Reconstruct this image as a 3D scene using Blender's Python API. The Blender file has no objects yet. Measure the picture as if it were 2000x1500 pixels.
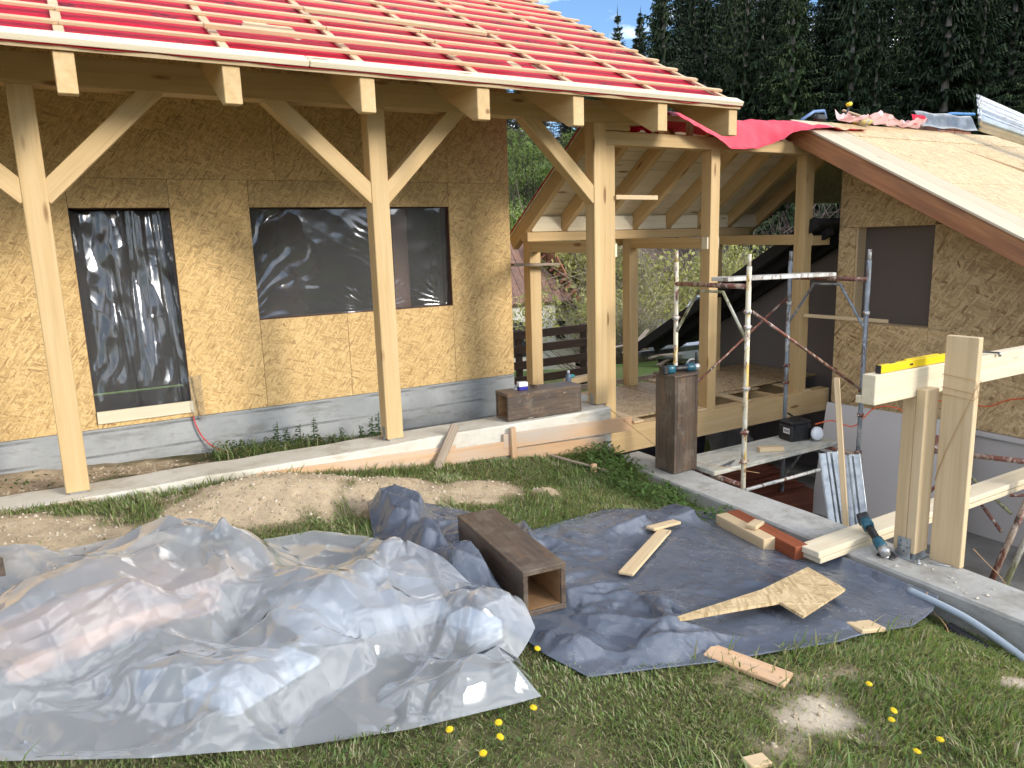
import bpy, bmesh, math, random, zlib, base64
import numpy as np
from mathutils import Vector, Matrix, Euler

rad = math.radians
SC = bpy.context.scene
COL = SC.collection
random.seed(5)
RNG = np.random.default_rng(11)

# ------------------------------------------------------------------ camera
cam = bpy.data.cameras.new('camera')
CAM = bpy.data.objects.new('camera', cam)
COL.objects.link(CAM)
CAM.matrix_world = Matrix(((0.8600, 0.1213, -0.4956, 0.0),
                           (-0.5094, 0.1453, -0.8481, 0.0),
                           (-0.0308, 0.9819, 0.1867, 1.55),
                           (0, 0, 0, 1)))
_q = CAM.matrix_world.to_quaternion(); CAM.matrix_world = Matrix.Translation((0, 0, 1.55)) @ _q.to_matrix().to_4x4()
cam.sensor_width = 36.0
cam.lens = 26.1
cam.clip_start = 0.05
cam.clip_end = 2000
SC.camera = CAM

# ------------------------------------------------------------------ sky and sun
SUN_EL, SUN_AZ = 19.0, 26.0          # sun behind the camera, swung to the right (+X)
to_sun = Vector((math.sin(rad(SUN_AZ)) * math.cos(rad(SUN_EL)), -math.cos(rad(SUN_AZ)) * math.cos(rad(SUN_EL)), math.sin(rad(SUN_EL))))
world = bpy.data.worlds.new('World'); SC.world = world; world.use_nodes = True
wt = world.node_tree
sky = wt.nodes.new('ShaderNodeTexSky'); sky.sky_type = 'NISHITA'; sky.sun_disc = False
sky.sun_elevation = rad(SUN_EL); sky.sun_rotation = rad(180 - SUN_AZ); sky.air_density = 0.85; sky.dust_density = 0.1; sky.ozone_density = 3.5
tcw = wt.nodes.new('ShaderNodeTexCoord')
cn = wt.nodes.new('ShaderNodeTexNoise'); cn.inputs['Scale'].default_value = 3.2; cn.inputs['Detail'].default_value = 7; cn.inputs['Roughness'].default_value = .58
mpw = wt.nodes.new('ShaderNodeMapping'); mpw.inputs['Scale'].default_value = (1, 1, 2.6); mpw.inputs['Location'].default_value = (.6, 2.6, 3.3)
wt.links.new(tcw.outputs['Generated'], mpw.inputs[0]); wt.links.new(mpw.outputs[0], cn.inputs['Vector'])
cr = wt.nodes.new('ShaderNodeValToRGB'); cr.color_ramp.elements[0].position = .45; cr.color_ramp.elements[1].position = .60
wt.links.new(cn.outputs[0], cr.inputs[0])
mxw = wt.nodes.new('ShaderNodeMix'); mxw.data_type = 'RGBA'; mxw.inputs['B'].default_value = (14.5, 14.7, 15.0, 1)
mlw = wt.nodes.new('ShaderNodeMath'); mlw.operation = 'MULTIPLY'; mlw.inputs[1].default_value = .85
wt.links.new(cr.outputs[0], mlw.inputs[0]); wt.links.new(mlw.outputs[0], mxw.inputs['Factor'])
wt.links.new(sky.outputs[0], mxw.inputs['A'])
wt.links.new(mxw.outputs['Result'], wt.nodes['Background'].inputs['Color'])
wt.nodes['Background'].inputs['Strength'].default_value = 0.15
sl = bpy.data.lights.new('sun', 'SUN'); sl.energy = 2.15; sl.angle = rad(15); sl.color = (1.0, .94, .84)
SUN = bpy.data.objects.new('sun', sl); COL.objects.link(SUN)
SUN.rotation_euler = to_sun.to_track_quat('Z', 'Y').to_euler(); SUN.location = to_sun * 30
SC.view_settings.view_transform = 'Standard'; SC.view_settings.look = 'None'
SC.view_settings.exposure = 0.74; SC.view_settings.gamma = 1.0; SC.view_settings.use_curve_mapping = False
SC.cycles.max_bounces = 6; SC.cycles.diffuse_bounces = 3; SC.cycles.glossy_bounces = 3; SC.cycles.transparent_max_bounces = 12; SC.cycles.use_adaptive_sampling = True; SC.cycles.adaptive_threshold = .03; SC.cycles.caustics_reflective = False; SC.cycles.caustics_refractive = False
try:
    SC.cycles.use_denoising = True; SC.cycles.denoiser = 'OPENIMAGEDENOISE'
except Exception:
    pass

# ------------------------------------------------------------------ object helpers
def link(o, par=None):
    COL.objects.link(o)
    if par is not None:
        o.parent = par
        o.matrix_parent_inverse = PW[par.name].inverted()
    return o
PW = {}
def reg(o, M):
    o.matrix_world = M
    PW[o.name] = M.copy()
def tag(o, label=None, cat=None, group=None, kind=None):
    if label: o['label'] = label
    if cat: o['category'] = cat
    if group: o['group'] = group
    if kind: o['kind'] = kind
    return o
def thing(name, label, cat, loc=(0, 0, 0), group=None):
    o = bpy.data.objects.new(name, None); o.empty_display_size = .1
    COL.objects.link(o); M = Matrix.Translation(loc); o.matrix_world = M; PW[o.name] = M
    return tag(o, label, cat, group)
def obj(name, me, mat, M=None, par=None, smooth=False):
    o = bpy.data.objects.new(name, me)
    if mat is not None and not me.materials: me.materials.append(mat)
    if smooth:
        me.polygons.foreach_set('use_smooth', [True] * len(me.polygons))
    M = M or Matrix.Identity(4)
    link(o, par)
    o.matrix_basis = M
    PW[o.name] = M.copy()
    return o
def mesh(v, f):
    me = bpy.data.meshes.new('m'); me.from_pydata([tuple(map(float, a)) for a in v], [], f); me.update(); return me
BOXC = {}
def boxmesh(a, b, bev=.004):
    key = (tuple(round(x, 4) for x in a), tuple(round(x, 4) for x in b), bev)
    me = bpy.data.meshes.new('box')
    bm = bmesh.new()
    bmesh.ops.create_cube(bm, size=1)
    for v in bm.verts:
        v.co = Vector([a[k] if v.co[k] < 0 else b[k] for k in range(3)])
    if bev:
        bev = min(bev, .3 * min(b[k] - a[k] for k in range(3)))
        bmesh.ops.bevel(bm, geom=bm.edges[:], offset=bev, segments=1, affect='EDGES', clamp_overlap=True)
    bm.to_mesh(me); bm.free()
    return me
def frame(o, x, up=(0, 0, 1)):
    x = Vector(x).normalized(); up = Vector(up)
    y = up.cross(x)
    if y.length < 1e-4: y = Vector((0, 1, 0)).cross(x)
    y.normalize(); z = x.cross(y)
    M = Matrix((x, y, z)).transposed().to_4x4(); M.translation = Vector(o)
    return M
def beam(name, p0, p1, w, h, mat, par=None, up=(0, 0, 1), bev=.004):
    """timber of width w, height h from p0 to p1 (its centre line); local X is the grain"""
    p0, p1 = Vector(p0), Vector(p1)
    return obj(name, boxmesh((0, -w / 2, -h / 2), ((p1 - p0).length, w / 2, h / 2), bev), mat, frame(p0, p1 - p0, up), par)
def slab(name, o, ux, uy, sx, sy, th, mat, par=None, bev=.002):
    """sheet whose local XY is its plane, thickness th along ux x uy"""
    ux = Vector(ux).normalized(); uy = Vector(uy).normalized(); uz = ux.cross(uy)
    M = Matrix((ux, uy, uz)).transposed().to_4x4(); M.translation = Vector(o)
    return obj(name, boxmesh((0, 0, 0), (sx, sy, th), bev), mat, M, par)
def block(name, a, b, mat, par=None, bev=.004, rz=0):
    a, b = Vector(a), Vector(b); c = (a + b) / 2; c.z = a.z
    M = Matrix.Translation(c) @ Matrix.Rotation(rz, 4, 'Z')
    return obj(name, boxmesh((a.x - c.x, a.y - c.y, 0), (b.x - c.x, b.y - c.y, b.z - a.z), bev), mat, M, par)
def tubemesh(pts, r, seg=10, cap=True):
    pts = [Vector(p) for p in pts]; n = len(pts)
    rr = r if hasattr(r, '__len__') else [r] * n
    V, F = [], []
    for i, p in enumerate(pts):
        t = (pts[min(i + 1, n - 1)] - pts[max(i - 1, 0)]).normalized()
        a = Vector((0, 0, 1)) if abs(t.z) < .9 else Vector((1, 0, 0))
        u = t.cross(a).normalized(); w = t.cross(u)
        for k in range(seg):
            an = 2 * math.pi * k / seg
            V.append(p + rr[i] * (math.cos(an) * u + math.sin(an) * w))
    for i in range(n - 1):
        for k in range(seg):
            k2 = (k + 1) % seg
            F.append((i * seg + k, i * seg + k2, (i + 1) * seg + k2, (i + 1) * seg + k))
    if cap:
        F.append(tuple(range(seg))[::-1]); F.append(tuple((n - 1) * seg + k for k in range(seg)))
    return V, F
def tube(name, pts, r, mat, par=None, seg=10, org=None):
    org = Vector(org if org is not None else pts[0])
    V, F = tubemesh([Vector(p) - org for p in pts], r, seg)
    return obj(name, mesh(V, F), mat, Matrix.Translation(org), par, smooth=True)
def lathemesh(prof, seg=20):
    V, F = [], []
    for (r, z) in prof:
        for k in range(seg):
            an = 2 * math.pi * k / seg; V.append((r * math.cos(an), r * math.sin(an), z))
    for i in range(len(prof) - 1):
        for k in range(seg):
            k2 = (k + 1) % seg
            F.append((i * seg + k, i * seg + k2, (i + 1) * seg + k2, (i + 1) * seg + k))
    F.append(tuple(range(seg))[::-1]); F.append(tuple((len(prof) - 1) * seg + k for k in range(seg)))
    return mesh(V, F)
def lathe(name, prof, mat, M, par=None, seg=20):
    return obj(name, lathemesh(prof, seg), mat, M, par, smooth=True)
def prism(name, poly, th, mat, M, par=None, bev=0):
    """polygon in local XY extruded by th along +Z"""
    me = bpy.data.meshes.new('prism'); bm = bmesh.new()
    f = bm.faces.new([bm.verts.new((p[0], p[1], 0)) for p in poly])
    if f.normal.z < 0: f.normal_flip()
    r = bmesh.ops.extrude_face_region(bm, geom=[f])
    for v in [g for g in r['geom'] if isinstance(g, bmesh.types.BMVert)]: v.co.z += th
    bmesh.ops.recalc_face_normals(bm, faces=bm.faces[:])
    if bev: bmesh.ops.bevel(bm, geom=bm.edges[:], offset=bev, segments=1, affect='EDGES', clamp_overlap=True)
    bm.to_mesh(me); bm.free()
    return obj(name, me, mat, M, par)
def gridmesh(P):
    ny, nx = P.shape[:2]
    me = bpy.data.meshes.new('grid')
    i, j = np.meshgrid(np.arange(nx - 1), np.arange(ny - 1)); a = (j * nx + i).ravel()
    q = np.stack([a, a + 1, a + nx + 1, a + nx], 1).astype(np.int32)
    me.vertices.add(nx * ny); me.vertices.foreach_set('co', P.reshape(-1, 3).astype(np.float32).ravel())
    me.loops.add(q.size); me.loops.foreach_set('vertex_index', q.ravel())
    me.polygons.add(len(q)); me.polygons.foreach_set('loop_start', np.arange(0, q.size, 4, dtype=np.int32))
    me.polygons.foreach_set('use_smooth', np.ones(len(q), bool))
    me.update(calc_edges=True); me.validate()
    return me
def trimesh(V, F, smooth=False, attr=None):
    """numpy triangle or quad mesh"""
    me = bpy.data.meshes.new('t'); k = F.shape[1]
    me.vertices.add(len(V)); me.vertices.foreach_set('co', V.astype(np.float32).ravel())
    me.loops.add(F.size); me.loops.foreach_set('vertex_index', F.astype(np.int32).ravel())
    me.polygons.add(len(F)); me.polygons.foreach_set('loop_start', np.arange(0, F.size, k, dtype=np.int32))
    if smooth: me.polygons.foreach_set('use_smooth', np.ones(len(F), bool))
    me.update(calc_edges=True)
    if attr is not None:
        a = me.color_attributes.new('tint', 'FLOAT_COLOR', 'POINT')
        c = np.ones((len(V), 4), np.float32); c[:, :3] = attr; a.data.foreach_set('color', c.ravel())
    return me
def vnoise(x, y, s=1.0, seed=0):
    x = np.asarray(x) * s; y = np.asarray(y) * s
    xi = np.floor(x).astype(np.int64); yi = np.floor(y).astype(np.int64); fx = x - xi; fy = y - yi
    fx = fx * fx * (3 - 2 * fx); fy = fy * fy * (3 - 2 * fy)
    def h(a, b):
        n = (a * 374761393 + b * 668265263 + seed * 974634777) & 0xffffffff
        n = ((n ^ (n >> 13)) * 1274126177) & 0xffffffff
        return ((n ^ (n >> 16)) & 0xffff) / 65535.0
    return (h(xi, yi) * (1 - fx) + h(xi + 1, yi) * fx) * (1 - fy) + (h(xi, yi + 1) * (1 - fx) + h(xi + 1, yi + 1) * fx) * fy
def fbm(x, y, s=1.0, o=4, seed=0):
    t = 0; a = .5
    for k in range(o):
        t = t + a * vnoise(x, y, s * 2 ** k, seed + k * 7); a *= .5
    return t / (1 - .5 ** o)
def sm(t):
    t = np.clip(t, 0, 1); return t * t * (3 - 2 * t)

# ------------------------------------------------------------------ material helpers
class NT:
    def __init__(s, name):
        s.m = bpy.data.materials.new(name); s.m.use_nodes = True; s.t = s.m.node_tree
        s.b = s.t.nodes['Principled BSDF']; s.out = s.t.nodes['Material Output']
    def n(s, typ, ins=None, **props):
        nd = s.t.nodes.new('ShaderNode' + typ)
        for k, v in props.items(): setattr(nd, k, v)
        for k, v in (ins or {}).items(): s.set(nd.inputs[k], v)
        return nd
    def set(s, sock, v):
        if isinstance(v, bpy.types.Node): v = v.outputs[0]
        if isinstance(v, bpy.types.NodeSocket): s.t.links.new(v, sock)
        elif hasattr(v, '__len__') and len(v) == 3 and sock.type == 'RGBA': sock.default_value = (*v, 1)
        else: sock.default_value = v
    def p(s, **kw):
        for k, v in kw.items(): s.set(s.b.inputs[k.replace('_', ' ')], v)
    def mix(s, f, a, b, blend='MIX'):
        nd = s.t.nodes.new('ShaderNodeMix'); nd.data_type = 'RGBA'; nd.blend_type = blend
        s.set(nd.inputs['Factor'], f); s.set(nd.inputs['A'], a); s.set(nd.inputs['B'], b); return nd.outputs['Result']
    def math(s, op, a, b=0.0, clamp=False):
        nd = s.n('Math', {0: a, 1: b}, operation=op); nd.use_clamp = clamp; return nd.outputs[0]
    def vm(s, op, a, b=(0, 0, 0)):
        return s.n('VectorMath', {0: a, 1: b}, operation=op).outputs[0]
    def ramp(s, f, stops):
        nd = s.n('ValToRGB', {0: f}); e = nd.color_ramp.elements
        e[0].position = stops[0][0]; e[0].color = (*stops[0][1], 1); e[1].position = stops[-1][0]; e[1].color = (*stops[-1][1], 1)
        for p, c in stops[1:-1]:
            x = e.new(p); x.color = (*c, 1)
        return nd.outputs[0]
    def step(s, f, lo, hi):
        return s.n('MapRange', {'Value': f, 'From Min': lo, 'From Max': hi}, interpolation_type='SMOOTHSTEP').outputs[0]
    def coord(s, scale=(1, 1, 1), rnd=True, rot=(0, 0, 0), src='Object', off=(0, 0, 0)):
        c = s.n('TexCoord').outputs[src]
        if rnd:
            r = s.n('ObjectInfo').outputs['Random']
            v = s.n('CombineXYZ', {0: s.math('MULTIPLY', r, 37.7), 1: s.math('MULTIPLY', r, 61.3), 2: s.math('MULTIPLY', r, 23.9)}).outputs[0]
            c = s.vm('ADD', c, v)
        return s.n('Mapping', {'Vector': c, 'Scale': scale, 'Rotation': rot, 'Location': off}).outputs[0]
    def noise(s, v, scale=1.0, detail=4, rough=.55, dist=0.0, dim='3D'):
        return s.n('TexNoise', {'Vector': v, 'Scale': scale, 'Detail': detail, 'Roughness': rough, 'Distortion': dist}, noise_dimensions=dim).outputs[0]
    def bump(s, h, strength=.3, dist=.01, normal=None):
        nd = s.n('Bump', {'Height': h, 'Strength': strength, 'Distance': dist})
        if normal is not None: s.set(nd.inputs['Normal'], normal)
        return nd.outputs[0]
MATS = {}
def wood(name, light, mid, knot=(.20, .09, .03), rough=.62, contrast=1.0, grey=None):
    t = NT(name)
    v = t.coord((.55, 15, 15)); g = t.noise(v, 1.0, 5, .62, 1.2)
    fib = t.noise(t.coord((3.0, 160, 160)), 1.0, 2, .5)
    big = t.noise(t.coord((.7, 1.3, 1.3)), 1.0, 2, .5)
    c = t.mix(t.step(g, .36, .64), light, mid)
    c = t.mix(t.math('MULTIPLY', t.step(g, .60, .70), .30 * contrast), c, tuple(x * .70 for x in mid))
    c = t.mix(t.math('MULTIPLY', t.step(fib, .5, .8), .35 * contrast), c, tuple(x * .72 for x in mid))
    c = t.mix(t.math('MULTIPLY', big, .5 * contrast), c, tuple(x * .86 for x in light))
    kn = t.n('TexVoronoi', {'Vector': t.coord((1.5, 6.5, 6.5)), 'Scale': 1.0, 'Randomness': 1.0}, feature='F1')
    sel = t.math('GREATER_THAN', t.n('SeparateColor', {0: kn.outputs['Color']}).outputs[0], .38)
    km = t.math('MULTIPLY', t.n('MapRange', {'Value': kn.outputs['Distance'], 'From Min': .15, 'From Max': .07}, interpolation_type='SMOOTHSTEP').outputs[0], sel)
    c = t.mix(t.math('MULTIPLY', km, .85), c, knot)
    if grey:
        c = t.mix(t.step(t.noise(t.coord((1.2, 6, 6)), 1.0, 4), .35, .75), c, grey)
    r = t.n('ObjectInfo').outputs['Random']
    c = t.mix(1.0, c, t.ramp(r, [(0, (.93, .92, .90)), (1, (1.05, 1.05, 1.06))]), 'MULTIPLY')
    t.p(Base_Color=c, Roughness=rough, Normal=t.bump(t.math('ADD', g, t.math('MULTIPLY', fib, .5)), .12, .004)); t.b.inputs['Specular IOR Level'].default_value = .3
    MATS[name] = t.m; return t.m
def osb(name, light, mid, dark, sc=1.0, var=1.0):
    t = NT(name)
    base = t.coord((1, 1, 1)); base = t.n('Mapping', {'Vector': base, 'Scale': (1, 1, 0)}).outputs[0]
    wob = t.n('TexNoise', {'Vector': base, 'Scale': 14.0 * sc, 'Detail': 2}).outputs['Color']
    base = t.vm('ADD', base, t.n('VectorMath', {0: t.vm('SUBTRACT', wob, (.5, .5, .5)), 'Scale': .022 / sc}, operation='SCALE').outputs[0])
    col, hgt = None, None
    for i, (ang, lx, ly) in enumerate([(5, 7, 52), (-31, 7, 50), (36, 8, 54), (-12, 5.5, 40), (66, 9, 56), (16, 6, 46), (-55, 9, 58)]):
        v = t.n('Mapping', {'Vector': base, 'Rotation': (0, 0, rad(ang)), 'Location': (i * 3.7, i * 1.9, 0)}).outputs[0]
        v = t.n('Mapping', {'Vector': v, 'Scale': (lx * sc, ly * sc, 1)}).outputs[0]
        vo = t.n('TexVoronoi', {'Vector': v, 'Scale': 1.0}, feature='F1', voronoi_dimensions='2D')
        sp = t.n('SeparateColor', {0: vo.outputs['Color']})
        tone = t.ramp(sp.outputs[1], [(0, dark), (.07, tuple(m * .78 for m in mid)), (.35, mid), (.72, light), (1, tuple(min(1, x * 1.10) for x in light))])
        tone = t.mix(t.math('MULTIPLY', t.step(vo.outputs['Distance'], .42, .8), .5), tone, dark)
        h = t.math('MULTIPLY', sp.outputs[2], 1.0)
        if col is None: col, hgt = tone, h
        else:
            mk = t.math('GREATER_THAN', sp.outputs[0], .56)
            col = t.mix(mk, col, tone); hgt = t.n('Mix', {'Factor': mk, 'A': hgt, 'B': h}).outputs[0]
    big = t.noise(base, 1.1, 3)
    col = t.mix(t.math('MULTIPLY', t.step(big, .35, .75), .30 * var), col, tuple(x * .75 for x in mid))
    fl = t.noise(t.n('Mapping', {'Vector': base, 'Scale': (30, 240, 1)}).outputs[0], 1.0, 2)
    col = t.mix(t.math('MULTIPLY', t.step(fl, .52, .75), .28), col, dark)
    col = t.mix(1.0, col, t.ramp(t.n('ObjectInfo').outputs['Random'], [(0, (.86, .85, .83)), (.5, (.98, .97, .96)), (1, (1.08, 1.06, 1.02))]), 'MULTIPLY')
    t.p(Base_Color=col, Roughness=.58, Normal=t.bump(hgt, .25, .004)); t.b.inputs['Specular IOR Level'].default_value = .35
    MATS[name] = t.m; return t.m
def concrete(name, a, b, spots=.3, boards=0, rough=.85, bs=.5):
    t = NT(name)
    v = t.coord((1, 1, 1))
    n1 = t.noise(v, 2.2, 6, .6); n2 = t.noise(v, 22, 5, .65); n3 = t.noise(v, 120, 2, .5)
    c = t.mix(t.step(n1, .35, .68), a, b)
    st = t.noise(t.n('Mapping', {'Vector': v, 'Scale': (1.3, 1.3, 5)}).outputs[0], 1.6, 6, .7)
    c = t.mix(t.math('MULTIPLY', t.step(st, .5, .66), .55), c, (a[0] * .62, a[1] * .58, a[2] * .50))
    c = t.mix(t.math('MULTIPLY', t.step(n2, .52, .75), spots), c, tuple(x * .5 for x in a))
    pit = t.n('TexVoronoi', {'Vector': v, 'Scale': 55.0}, feature='F1').outputs['Distance']
    pm = t.math('MULTIPLY', t.n('MapRange', {'Value': pit, 'From Min': .16, 'From Max': .06}).outputs[0], t.step(n1, .45, .6))
    c = t.mix(t.math('MULTIPLY', pm, .6), c, tuple(x * .45 for x in a))
    h = t.math('ADD', t.math('MULTIPLY', n2, .6), t.math('SUBTRACT', t.math('MULTIPLY', n3, .25), t.math('MULTIPLY', pm, .6)))
    if boards:
        wv = t.n('TexWave', {'Vector': v, 'Scale': boards, 'Distortion': .5, 'Detail': 2, 'Detail Scale': .5}, wave_type='BANDS', bands_direction='Z').outputs[1]
        line = t.n('MapRange', {'Value': wv, 'From Min': .05, 'From Max': .0}).outputs[0]
        line = t.math('MULTIPLY', line, t.step(n1, .4, .6))
        c = t.mix(t.math('MULTIPLY', line, .7), c, tuple(x * .35 for x in a)); h = t.math('SUBTRACT', h, line)
    t.p(Base_Color=c, Roughness=rough, Normal=t.bump(h, bs, .012)); t.b.inputs['Specular IOR Level'].default_value = .25
    MATS[name] = t.m; return t.m
def plain(name, c, rough=.5, metal=0.0, var=.12, vs=6.0, c2=None, bump=.0, bsc=60, spec=.5):
    t = NT(name); v = t.coord()
    n1 = t.noise(v, vs, 5, .6)
    col = t.mix(t.step(n1, .4, .65) if c2 else t.math('MULTIPLY', n1, var * 2), c, c2 or tuple(x * .6 for x in c))
    t.p(Base_Color=col, Roughness=rough, Metallic=metal); t.b.inputs['Specular IOR Level'].default_value = spec
    if bump: t.p(Normal=t.bump(t.noise(v, bsc, 4), bump, .006))
    MATS[name] = t.m; return t.m
def paint(name, cols, rough=.55, sc=(5, 5, 2.0)):
    """chipped, mottled scaffold paint: one colour giving way to the next in ragged patches"""
    t = NT(name); v = t.coord(sc)
    c = cols[0]
    for i, k in enumerate(cols[1:]):
        nz = t.noise(t.n('Mapping', {'Vector': v, 'Location': (i * 7.1, i * 3.3, i * 5.7)}).outputs[0], 1.0 + i * 1.8, 6, .72)
        c = t.mix(t.step(nz, .50 + .02 * i, .58 + .02 * i), c, k)
    t.p(Base_Color=c, Roughness=rough, Metallic=.15, Normal=t.bump(t.noise(v, 8, 5, .7), .35, .004))
    MATS[name] = t.m; return t.m

PINE = wood('pine', (.64, .455, .235), (.55, .37, .165), contrast=1.3)
PINE2 = wood('pine_pale', (.68, .52, .32), (.60, .435, .24), contrast=1.3)
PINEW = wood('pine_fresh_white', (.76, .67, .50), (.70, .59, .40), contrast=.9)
BATTEN = wood('batten_wood', (.64, .47, .30), (.55, .38, .22), contrast=1.0)
FORM = wood('formwork_board', (.66, .42, .24), (.60, .35, .18), grey=(.50, .42, .34))
OLDW = wood('weathered_board', (.36, .29, .22), (.25, .18, .12))
DARKW = wood('dark_stained_fence', (.10, .062, .042), (.065, .040, .028))
REDW = wood('red_brown_stained_timber', (.30, .085, .035), (.22, .055, .022))
FASC = wood('brown_fascia', (.44, .21, .095), (.27, .105, .045), knot=(.10, .04, .02), grey=(.20, .10, .065), contrast=1.6)
VERGE = wood('verge_deck', (.56, .48, .35), (.50, .42, .29))
RUST = wood('rust_red_beam', (.15, .045, .025), (.10, .03, .018))
def sleevemat():
    t = NT('brown_sleeve'); v = t.coord((1, 1, 1)); g = t.noise(t.coord((1.2, 26, 26)), 1.0, 5, .65, .5)
    p1 = t.noise(v, 5.5, 6, .68); p2 = t.noise(t.coord((2, 7, 7)), 1.6, 5, .7); sc_ = t.noise(t.coord((9, 150, 40)), 1.0, 2, .5)
    c = t.mix(t.step(g, .36, .66), (.120, .082, .056), (.058, .042, .033))
    c = t.mix(t.math('MULTIPLY', t.step(p2, .54, .68), .6), c, (.22, .11, .045))
    c = t.mix(t.math('MULTIPLY', t.step(p1, .50, .64), .7), c, (.16, .125, .09))
    c = t.mix(t.math('MULTIPLY', t.step(sc_, .70, .76), .6), c, (.50, .40, .27))
    t.p(Base_Color=c, Roughness=t.n('MapRange', {'Value': p1, 'To Min': .28, 'To Max': .6}).outputs[0], Normal=t.bump(t.math('ADD', g, p1), .25, .005)); return t.m
SLEEVE = sleevemat()
SLEEVEIN = wood('sleeve_inside', (.34, .20, .10), (.26, .15, .07))
OSBW = osb('osb_wall', (.69, .485, .22), (.59, .39, .16), (.33, .19, .075), sc=1.75)
OSBD = osb('osb_weathered', (.70, .52, .29), (.59, .42, .22), (.28, .165, .07), sc=.95, var=.6)
OSBP = osb('osb_roof', (.62, .48, .28), (.54, .40, .22), (.34, .22, .10), sc=1.15, var=.5)
OSBF = osb('osb_floor', (.60, .46, .28), (.50, .36, .20), (.24, .15, .07), sc=1.1, var=1.4)
FOOT = concrete('footing_concrete', (.58, .53, .43), (.68, .64, .55), .2, bs=.35)
FOUND = concrete('foundation_concrete', (.30, .31, .305), (.38, .385, .38), .22, boards=1.55, bs=.4)
RETC = concrete('retaining_concrete', (.34, .33, .30), (.46, .45, .42), .35, bs=.6)
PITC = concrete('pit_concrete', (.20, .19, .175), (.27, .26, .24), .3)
PLASTER = plain('grey_plaster', (.55, .51, .48), .9, var=.06, vs=2.0, bump=.1)
MAUVE = plain('mauve_render', (.21, .18, .17), .9, var=.06, vs=1.5)
GYP = plain('grey_board', (.58, .545, .52), .8, var=.05, vs=2)
BLACK = plain('black_soffit', (.012, .011, .012), .8, var=.3)
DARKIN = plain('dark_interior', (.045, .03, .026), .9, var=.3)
REVEAL = plain('brown_reveal', (.14, .055, .03), .7, var=.4, vs=9)
STEEL = plain('galvanised_steel', (.52, .55, .56), .38, .85, c2=(.36, .39, .41), vs=16)
SHINY = plain('bright_sheet_steel', (.62, .63, .62), .22, .95, c2=(.50, .49, .44), vs=5)
DKSTEEL = plain('dark_flashing', (.16, .17, .17), .32, .8, c2=(.30, .31, .31), vs=7)
TEAL = plain('teal_tool_plastic', (.015, .105, .15), .35, var=.2)
TOOLBLK = plain('black_tool_plastic', (.018, .018, .020), .45, var=.3, vs=30)
TOOLAL = plain('cast_aluminium', (.50, .50, .49), .38, .8, var=.15, vs=30)
YELLOW = plain('level_yellow', (.83, .58, .015), .35, var=.08, vs=14)
ORANGE = plain('orange_cable', (.80, .13, .035), .45, var=.1)
PINKRED = plain('red_cable', (.55, .07, .07), .5, var=.1)
GREYPIPE = plain('grey_blue_conduit', (.36, .42, .48), .35, var=.12, vs=12)
BLKMESH = plain('black_corrugated_hose', (.02, .02, .024), .55, var=.4)
WHITEP = plain('white_plastic', (.80, .80, .79), .35, var=.06)
BLUEP = plain('blue_carton', (.02, .02, .28), .45, var=.1)
STRING = plain('twine', (.50, .30, .14), .8)
SC_Y = paint('scaffold_cream_yellow', [(.62, .56, .42), (.55, .36, .06), (.17, .075, .045), (.70, .68, .62)])
SC_R = paint('scaffold_red_rust', [(.20, .07, .045), (.40, .30, .22), (.10, .05, .035), (.55, .50, .44)])
SC_B = paint('scaffold_blue_grey', [(.20, .22, .24), (.45, .44, .41), (.12, .09, .08), (.30, .36, .42)])
SC_W = paint('scaffold_white', [(.62, .61, .57), (.40, .38, .34), (.16, .09, .06)])
SC_P = paint('scaffold_plank_paint', [(.58, .57, .50), (.38, .38, .34), (.50, .46, .36)], sc=(2, 6, 6))
SC_G = paint('scaffold_green_white', [(.30, .30, .16), (.50, .48, .40), (.10, .09, .05)])

def membrane(name='red_membrane'):
    t = NT(name); v = t.coord((1, 1, 1), rnd=False)
    n1 = t.noise(v, 3.0, 4); n2 = t.noise(v, 18, 3)
    c = t.mix(t.step(n1, .3, .7), (.60, .009, .040), (.50, .006, .032))
    # printed marks: dark smudgy motifs in rows along the sheet
    br = t.n('Mapping', {'Vector': v, 'Scale': (1.9, 1.72, 0)}).outputs[0]
    fr = t.vm('FRACTION', br)
    d1 = t.n('VectorMath', {0: fr, 1: (.40, .52, 0)}, operation='DISTANCE').outputs['Value']
    d2 = t.n('VectorMath', {0: fr, 1: (.62, .40, 0)}, operation='DISTANCE').outputs['Value']
    m = t.math('MAXIMUM', t.n('MapRange', {'Value': d1, 'From Min': .20, 'From Max': .10}).outputs[0], t.n('MapRange', {'Value': d2, 'From Min': .15, 'From Max': .07}).outputs[0])
    m = t.math('MULTIPLY', m, t.step(t.noise(v, 26, 3, .6), .46, .54))
    c = t.mix(t.math('MULTIPLY', m, .85), c, (.06, .01, .03))
    dif = t.n('BsdfDiffuse', {'Color': c}); tr = t.n('BsdfTranslucent', {'Color': (.8, .12, .12)})
    t.p(Base_Color=c, Roughness=.5, Normal=t.bump(n2, .4, .02))
    t.b.inputs['Specular IOR Level'].default_value = .12
    ms = t.n('MixShader', {0: .10, 1: t.b.outputs[0], 2: tr.outputs[0]})
    t.set(t.out.inputs[0], ms)
    MATS[name] = t.m; return t.m
RED = membrane()
RED2 = plain('plain_red_membrane', (.72, .035, .065), .45, var=.15, vs=3, bump=.3, bsc=14)
def pinkfilm():
    t = NT('pale_pink_underside'); v = t.coord()
    t.p(Base_Color=t.mix(t.noise(v, 4, 3), (.80, .66, .64), (.78, .45, .45)), Roughness=.45)
    ms = t.n('MixShader', {0: .3, 1: t.b.outputs[0], 2: t.n('BsdfTranslucent', {'Color': (.85, .5, .5)}).outputs[0]})
    t.set(t.out.inputs[0], ms); return t.m
PINK = pinkfilm()
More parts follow.
